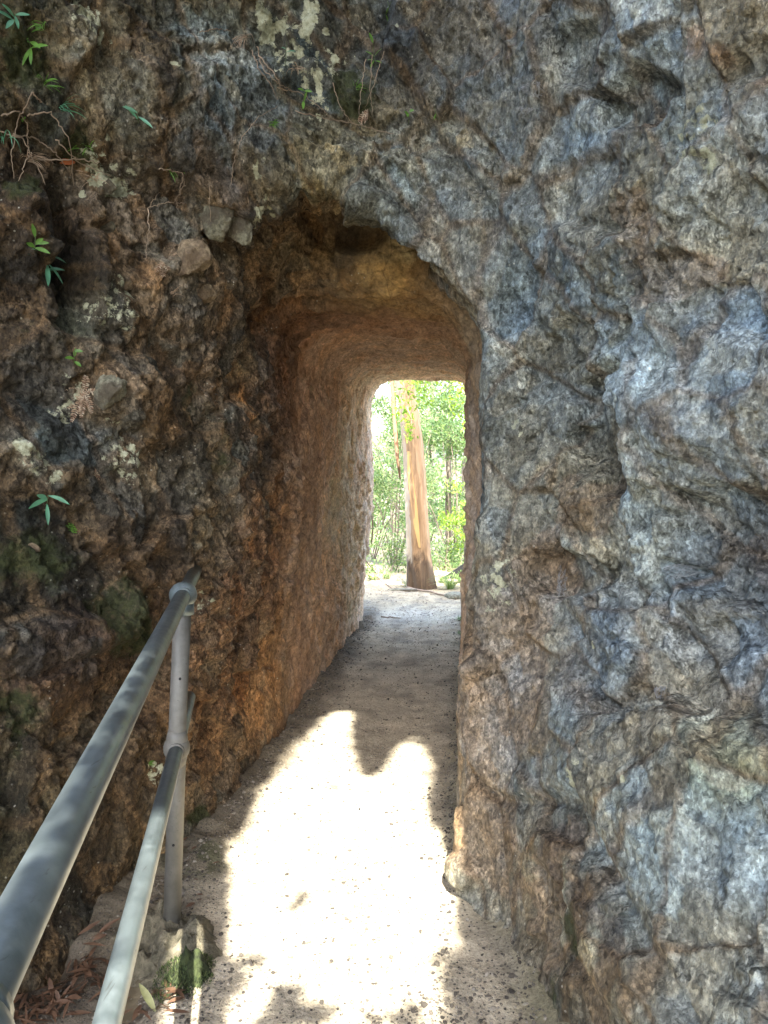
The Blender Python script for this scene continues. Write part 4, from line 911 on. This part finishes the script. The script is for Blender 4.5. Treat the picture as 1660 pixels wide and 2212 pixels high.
def gum_bark():
    m = mat('gum_bark', .85); N = NT(m); c = N.n('TexCoord'); sp = N.n('SeparateXYZ'); N.l(c.outputs['Object'], sp.inputs[0])
    co = N.coord((1, 1, .12)); n1 = N.noise(co, 26, 6, .65, .5); n2 = N.noise(N.coord((1, 1, .35)), 12, 6, .7, .8)
    col = N.ramp(n1, [(.28, (.17, .10, .05)), (.5, (.31, .195, .10)), (.70, (.42, .29, .165))])
    pale = N.ramp(N.math('ADD', N.math('MULTIPLY', N.math('ADD', sp.outputs[0], N.math('MULTIPLY', sp.outputs[2], .06)), -9.0), N.math('MULTIPLY', n2, .8)), [(.95, 0.0), (1.15, 1.0)])  # brightly lit left side, painted into the bark colour
    col = N.mix(pale, col, (.37, .31, .23))
    dark = N.ramp(N.math('ADD', N.math('MULTIPLY', sp.outputs[2], -1.5), N.math('MULTIPLY', n2, 1.5)), [(.18, 0.0), (.42, 1.0)])       # rough dark butt
    col = N.mix(dark, col, N.ramp(n1, [(.3, (.045, .028, .015)), (.7, (.17, .11, .06))]))
    N.l(col, N.b.inputs['Base Color']); b = N.bump(n1, .8, .02); N.l(N.bump(n2, .5, .02, b), N.b.inputs['Normal']); return m
M['gum'] = gum_bark()
def big_tree():
    b = on_ground(910, 1270, 0.0); yb = b.y; t = thing('gum_tree', 'big orange-barked gum tree with dark rough butt framed by the tunnel exit', 'tree', (b.x, yb, 0))
    base = Vector((b.x, yb, 0)); cps = [(915, 1285, 33), (910, 1255, 30), (906, 1200, 27), (902, 1120, 25), (897, 1030, 23.5), (892, 960, 22), (885, 900, 20.5), (878, 850, 19.5), (872, 800, 19), (850, 600, 16), (830, 400, 14)]
    pts = []; rad = []
    for (px, py, r) in cps: p = at_depth(px, py, yb); pts.append(p - base); rad.append(r * yb / 1700)
    pts[0].z = -.15
    for k in range(6): pts.append(pts[-1] + Vector((-.15 * (k % 2) - .05, .1 * k, 1.1))); rad.append(rad[-1] * .84)
    # finely sampled so that flutes can be modelled
    PP = []; RR = []
    for i in range(len(pts) - 1):
        for k in range(8): u = k / 8; PP.append(pts[i].lerp(pts[i + 1], u)); RR.append(rad[i] * (1 - u) + rad[i + 1] * u)
    m = MB(); m.tube(PP, RR, 48); V = np.array(m.v, np.float32)
    cen = np.repeat(np.array([p[:] for p in PP], np.float32), 48, 0); dv = V[:len(cen)] - cen
    a = np.arctan2(dv[:, 1], dv[:, 0]); nz = noise(np.stack([np.cos(a) * 2.2, np.sin(a) * 2.2, cen[:, 2] * .7], 1).astype(np.float32), 3)
    V[:len(cen)] = cen + dv * (1 + .11 * nz + .10 * sst(.35, 0, cen[:, 2]) * np.cos(a * 5 + 1))[:, None]
    mesh_obj('trunk', V, m.f, M['gum'], t)
    # loose ribbon of bark down its left side
    m = MB(); pl = [at_depth(x, y, yb) - base + Vector((-.0, -.05, 0)) for (x, y) in [(843, 780), (850, 850), (853, 900), (857, 950), (860, 990), (866, 1035)]]
    m.tube(pl, [.016, .020, .018, .022, .018, .006], 7); m.build('bark_ribbon', noisy_material('ribbon_bark', (.10, .055, .03), (.30, .17, .09), (6, 6, 2)), t)
    # fresh split in the bark
    m = MB(); Vs = []; pp = [(885, 975, 3), (887, 1010, 5), (890, 1040, 6), (897, 1090, 6.5), (903, 1140, 5), (909, 1180, 2)]
    for (x, y, w2) in pp:
        p = at_depth(x, y, yb) - base; k = min(range(len(PP)), key=lambda i: abs(PP[i].z - p.z)); cc = PP[k]; rr = RR[k] * 1.075
        for s in (-1, 1):
            q = at_depth(x + s * w2, y, yb) - base; dx = max(-.95, min(.95, (q.x - cc.x) / rr)); Vs.append(Vector((cc.x + dx * rr, cc.y - math.sqrt(1 - dx * dx) * rr, q.z)))
    m.add(Vs, [(2 * i, 2 * i + 1, 2 * i + 3, 2 * i + 2) for i in range(len(pp) - 1)])
    m.build('bark_split', noisy_material('fresh_wood', (.50, .30, .11), (.62, .42, .18), (5, 5, 1)), t)
    # limbs and crown high above the cliff
    r = random.Random(9); cs = []; rs = []; b2 = MB(); topz = PP[-1]
    for k in range(16):
        p = PP[-1 - (k % 12) * 3]; a = r.uniform(0, 6.28); L = r.uniform(1.2, 2.8); e = p + Vector((math.cos(a) * L, abs(math.sin(a)) * L + .8, r.uniform(.3, 1.6)))
        b2.tube([p, p.lerp(e, .5) + Vector((0, 0, .3)), e], [.05, .03, .01], 7)
        for u in (.6, 1.0): cs.append(tuple(p.lerp(e, u))); q = r.uniform(.4, .8); rs.append((q, q, q * .6))
    b2.build('limb', M['gum'], t); V, F = leaf_cloud(cs, rs, 3000, .07, 6, .4); mesh_obj('crown', V, F, M['leaf_shrub'], t, False)
    return yb
yb = big_tree()
# leafy twig hanging in front of the trunk at the top of the exit
def hanging_branch():
    o = at_depth(900, 780, 7.4); t = thing('leafy_branch', 'yellow-green leafy branch hanging in front of the big trunk at the exit top', 'branch', o); r = random.Random(5); m = MB()
    cs = []; rs = []
    for (x0, y0, x1, y1) in [(880, 760, 880, 930), (900, 760, 905, 880), (870, 790, 862, 890), (920, 780, 990, 890), (890, 800, 925, 860), (950, 790, 1010, 850), (880, 880, 886, 945), (985, 800, 1015, 930)]:
        a = at_depth(x0, y0, 7.4 + r.uniform(-.2, .3)) - o; b = at_depth(x1, y1, 7.4 + r.uniform(-.2, .3)) - o; m.tube([a, a.lerp(b, .5) + Vector((.03, 0, .03)), b], [.005, .003, .0015], 6)
        for u in (.3, .5, .7, .9, 1.0): cs.append(tuple(a.lerp(b, u))); q = r.uniform(.05, .10); rs.append((q, q, q))
    m.tube([at_depth(1060, 700, 7.6) - o, Vector((.1, 0, .12)), at_depth(870, 760, 7.4) - o], [.014, .009, .004], 7)
    m.build('twig', M['twig'], t); V, F = leaf_cloud(cs, rs, 620, .024, 3, 1, None, .9); mesh_obj('foliage', V, F, M['leaf_yellow'], t, False)
hanging_branch()
def grass_clump(px, y, label, n, L, seed, matl='grass'):
    x = at(px, y); z = gz_at(x, y) if y < 9.4 else -.05; t = thing('grass_clump', label, 'grass tuft', (x, y, z - .01), group='grass clumps at the tunnel exit'); r = random.Random(seed)
    m = MB()
    for k in range(n):
        a = r.uniform(0, 6.28); m.blade((r.uniform(-.03, .03), r.uniform(-.03, .03), 0), (math.cos(a) * .6, math.sin(a) * .6, r.uniform(.6, 1.2)), (0, 0, 1), L * r.uniform(.5, 1.1), .006, 1.5, 6)
    m.build('blades', M[matl], t)
grass_clump(885, 8.0, 'pale bluish grass tuft at the left foot of the big trunk', 60, .20, 1)
grass_clump(975, 7.9, 'large arching pale grass clump right of the big trunk', 110, .30, 2)
grass_clump(1000, 8.3, 'grass clump beside the black board at the right of the exit', 80, .28, 3)
grass_clump(955, 8.3, 'small grass clump hard against the right side of the trunk', 50, .22, 4)
grass_clump(835, 8.5, 'leafy green clump in the middle of the left shrubs edge', 60, .2, 5, 'leaf_shrub')
grass_clump(805, 8.4, 'dry pale grass clump at the left edge of the exit', 60, .22, 6)
grass_clump(1003, 5.9, 'small green weed at the foot of the right wall inside the exit', 30, .06, 7)
grass_clump(1000, 6.4, 'green weeds at the right wall foot just outside the small weed', 40, .08, 8)
def flat_rock(px, y, rx, ry, h, label, seed):
    x = at(px, y); r = np.random.default_rng(seed); v = ICO_V.copy(); bm = bmesh.new(); bmesh.ops.create_icosphere(bm, subdivisions=3, radius=1)
    v = np.array([q.co[:] for q in bm.verts], np.float32); f = np.array([[q.index for q in s.verts] for s in bm.faces]); bm.free()
    v[:, 2] = np.clip(v[:, 2], -1, .5); v *= (1 + .15 * noise(v * 1.7, seed))[:, None]; v *= np.array([rx, ry, h])
    o = mesh_obj('flat_rock', v, f, M['stone_grey']); o.location = (x, y, gz_at(x, y)); tag(o, label, 'rock', 'flat rocks at the tunnel exit')
flat_rock(1000, 7.45, .17, .12, .07, 'brown mossy block of rock at the right side of the tunnel exit', 1)
flat_rock(873, 7.75, .15, .06, .03, 'low flat rock half buried in front of the big trunk', 2)
def board():
    a = at_depth(940, 1272, 8.6); b = at_depth(1045, 1200, 8.6); d = (b - a).normalized(); u = Vector((0, 1, 0)); n = d.cross(u) * -1
    V = []; c = [(0, 0), (0, .04), (.10, .04), (.10, 0)]
    for e in (a, b):
        for (zz, yy) in c: V.append(e + Vector((0, yy, 0)) + d.cross(u).normalized() * (zz - .05))
    F = [(0, 1, 2, 3), (7, 6, 5, 4), (0, 4, 5, 1), (1, 5, 6, 2), (2, 6, 7, 3), (3, 7, 4, 0)]
    o = mesh_obj('board', [v - a for v in V], F, mat('black_board', .35, (.012, .012, .015)), smooth=False); o.location = a
    bm = bmesh.new(); bm.from_mesh(o.data); bmesh.ops.bevel(bm, geom=bm.edges[:], offset=.004, segments=2, affect='EDGES'); bm.to_mesh(o.data); bm.free()
    tag(o, 'dark sloping board half hidden by grass right of the big trunk', 'board')
board()
def vine():
    P = [at_depth(x, y, 6.62) for (x, y) in [(792, 880), (797, 940), (803, 985), (806, 1040), (802, 1090), (806, 1140), (803, 1175)]]; o = P[0]
    t = thing('hanging_vine', 'thin brown vine hanging down at the left edge of the tunnel exit', 'vine', o); m = MB(); m.tube([p - o for p in P], .007, 7)
    P2 = [at_depth(x, y, 6.66) for (x, y) in [(794, 950), (800, 1010), (798, 1080), (806, 1120)]]; m.tube([p - o for p in P2], .004, 6); m.build('stem', M['twig'], t)
    V, F = leaf_cloud([tuple(P[i] - o) for i in range(2, 7)], [(.04, .04, .06)] * 5, 50, .015, 8, 1, None, .9); mesh_obj('foliage', V, F, M['leaf_yellow'], t, False)
vine()
def stick(px0, py0, px1, py1, rad, label, seed):
    a = on_ground(px0, py0, .02); b = on_ground(px1, py1, .02); m = MB(); r = random.Random(seed)
    P = [a.lerp(b, k / 6) + Vector((r.uniform(-.01, .01), r.uniform(-.03, .03), 0)) for k in range(7)]
    for p in P: p.z = gz_at(p.x, p.y) + rad
    m.tube([p - a for p in P], [rad * (1.2 - .1 * k) for k in range(7)], 7); o = m.build('fallen_stick', M['twig']); o.location = a; tag(o, label, 'stick', 'sticks on the ground at the tunnel exit')
stick(880, 1268, 985, 1290, .010, 'long thin stick lying in front of the big trunk', 1)
stick(800, 1235, 850, 1272, .008, 'bent stick leaning from the left shrubs to the path', 2)
stick(825, 1330, 865, 1333, .005, 'short dark stick on the path just outside the exit', 3)
# fallen leaf bits outside
r_ = np.random.default_rng(3); n = 1800; x = r_.uniform(-1.3, .2, n); y = r_.uniform(6.5, 8.8, n); z = path_height(x, y) + .004
P_ = np.stack([x, y, z], 1); V3, F3 = leaf_cloud([(0, 0, 0)], [(.0001, .0001, .0001)], n, .018, 12, .1); V3 = V3.reshape(n, 4, 3); V3[:, :, 2] *= .25; V3 += P_[:, None, :]
o = mesh_obj('leaf_litter', V3.reshape(-1, 3), F3, M['dead_leaf'], None, False); tag(o, 'scattered dry leaf bits on the sandy ground past the tunnel', None, None, 'stuff')

# ------------------------------------------------------------------ unseen tree added behind the viewer, crown cut to shade rock and pass one beam
_pb = on_ground(368, 1992, 0.02); _vp = ray(536, 1008)
def shadow_line(p):                                                      # ground line of the shadow of a rail through p
    a = Vector((p.x + SA * p.z, p.y + SB * p.z)); d = Vector((_vp.x + SA * _vp.z, _vp.y + SB * _vp.z)).normalized(); return a, d
_up = shadow_line(at_depth(396, 1285, _pb.y + .02)); _lo = shadow_line(at_depth(382, 1616, _pb.y + .01))
_dapple = [(lambda g: (g.x, g.y, r))(on_ground(px, py)) for (px, py, r) in [(655, 1950, .028), (560, 2075, .030), (620, 2150, .034), (520, 2120, .026), (700, 2190, .030), (880, 2195, .030), (800, 2205, .024), (960, 1720, .024), (940, 2060, .022), (590, 2210, .035), (975, 2130, .026), (720, 1700, .018)]]
def beam_mask(P):
    gx_ = P[:, 0] + SA * P[:, 2]; gy_ = P[:, 1] + SB * P[:, 2]            # where the sunbeam through P meets the ground
    mgn = .02; gn = noise(np.stack([gx_ * 5, gy_ * 5, 0 * gx_], 1).astype(np.float32), 5); gn2 = noise(np.stack([gx_ * 14, gy_ * 14, 0 * gx_], 1).astype(np.float32), 9)
    top = 3.12 + .85 * np.exp(-((gx_ + .68) / .13) ** 2) + .55 * np.exp(-((gx_ + .27) / .08) ** 2)
    top = top + .10 * gn + .05 * gn2
    right_lim = .02 * gn + .012 * gn2 - .065 - .14 * sst(2.4, 3.0, gy_)
    inside = (gx_ > -.79 - mgn + .004 * gn + .004 * gn2) & (gx_ < right_lim + mgn) & (gy_ > .9) & (gy_ < top + mgn)
    off = lambda l: (gx_ - l[0].x) * l[1].y - (gy_ - l[0].y) * l[1].x      # metres to the right of a line
    u, l = off(_up), off(_lo)
    inside &= ~((u < .055) & (gy_ < 2.45))
    for (sx, sy, sr) in _dapple: inside &= (gx_ - sx) ** 2 + ((gy_ - sy) * .7) ** 2 > (1.5 * sr * (1 + .8 * gn2)) ** 2
    inside |= (np.abs(l) < .037) & (gy_ < _lo[0].y - .38) & (gy_ > 1.0)
    return inside
print('rail shadow lines', _up, _lo)
def added_shade_tree():
    t = thing('added_shade_tree', 'unseen broad tree added behind the viewer, its crown shaped to shade the rock faces', 'tree', (4.6, -4.5, -.05)); b0 = Vector((4.6, -4.5, -.05)); m = MB()
    m.tube([Vector((0, 0, -.1)), Vector((-.1, .2, 2.5)), Vector((-.6, .6, 4.8)), Vector((-1.4, 1.2, 6.2))], [.26, .2, .17, .12], 14); m.build('trunk', M['bark_dark'], t)
    r = np.random.default_rng(2); cs = []; rs = []
    for i in range(270):
        a = r.uniform(0, 6.28); rr = math.sqrt((i + .5) / 270) * 4.4; a = i * 2.39996
        c = np.array([1.0 + math.cos(a) * rr, -2.0 + math.sin(a) * rr, 6.3 + r.uniform(-.5, .6)]); cs.append(tuple(c - np.array(b0))); rs.append((.75, .75, .40))
    def keep(V):                                                     # drop every leaf that reaches into the beam
        q = beam_mask(V.reshape(-1, 3) + np.array(b0[:])).reshape(-1, 4).any(1); V = V.reshape(-1, 4, 3)[~q]; n = len(V); i = np.arange(n) * 4
        return V.reshape(-1, 3), np.concatenate([np.stack([i, i + 1, i + 2], 1), np.stack([i, i + 2, i + 3], 1)])
    V, F = leaf_cloud(cs, rs, 110000, .085, 14, .3, None, .8); V, F = keep(V)
    px_, py_ = r.uniform(-1.25, .5, 60000), r.uniform(.5, 4.6, 60000); pz = 3.45 + 4.6 * sst(2.7, 3.5, py_) + r.uniform(-.1, .1, 60000)
    P = np.stack([px_ - SA * pz, py_ - SB * pz, pz], 1) - np.array(b0[:])
    V1, _ = leaf_cloud([(0, 0, 0)], [(1e-4, 1e-4, 1e-4)], 60000, .030, 15, .3, None, .8); V1 = (V1.reshape(-1, 4, 3) + P[:, None]).reshape(-1, 3)
    V1, F1 = keep(V1); F = np.concatenate([F, F1 + len(V)]); V = np.concatenate([V, V1]); mesh_obj('crown', V, F, M['leaf_canopy'], t, False)
added_shade_tree()
r_ = np.random.default_rng(18); cs = []; rs = []  # ring of unseen leaf masses added to dim the ambient light
for k in range(240):
    a = math.radians(r_.uniform(150, 395)); rr = r_.uniform(7.5, 9.5); cs.append((rr * math.cos(a), rr * math.sin(a), r_.uniform(0, 5.5))); rs.append((1.3, 1.3, 1.0))
V5, F5 = leaf_cloud(cs, rs, 30000, .17, 44, .5, None, .8); tag(mesh_obj('woodland', V5, F5, M['leaf_canopy'], None, False), 'dense unseen leaf wall added behind the viewer to darken the gully', None, None, 'stuff')
# slim tree added unseen on the tunnel roof to shade the big trunk
def added_sapling():
    z0 = 2.35; b0 = Vector((-.62, 5.55, z0)); t = thing('added_sapling', 'slim leafy tree added unseen over the tunnel exit to shade the big trunk', 'tree', b0); m = MB(); m.tube([(0, 0, -.1), (.03, 0, 1.5), (-.05, 0, 3.2)], [.03, .02, .01], 8); m.build('trunk', M['bark_dark'], t)
    r = np.random.default_rng(4); cs = []; rs = []
    for k in range(26):
        u = k / 25; zz = .15 + 2.75 * u; xx = -.555 - .14 * u; cs.append((xx + .03 - SA * 3.5 - b0.x, r.uniform(-.15, .15), zz + 3.5 - z0)); rs.append((.19, .2, .14))
    V, F = leaf_cloud(cs, rs, 3800, .035, 3, .4, None, .8); mesh_obj('crown', V, F, M['leaf_canopy'], t, False)
added_sapling()
print('rock verts', len(VR), 'faces', len(Q))
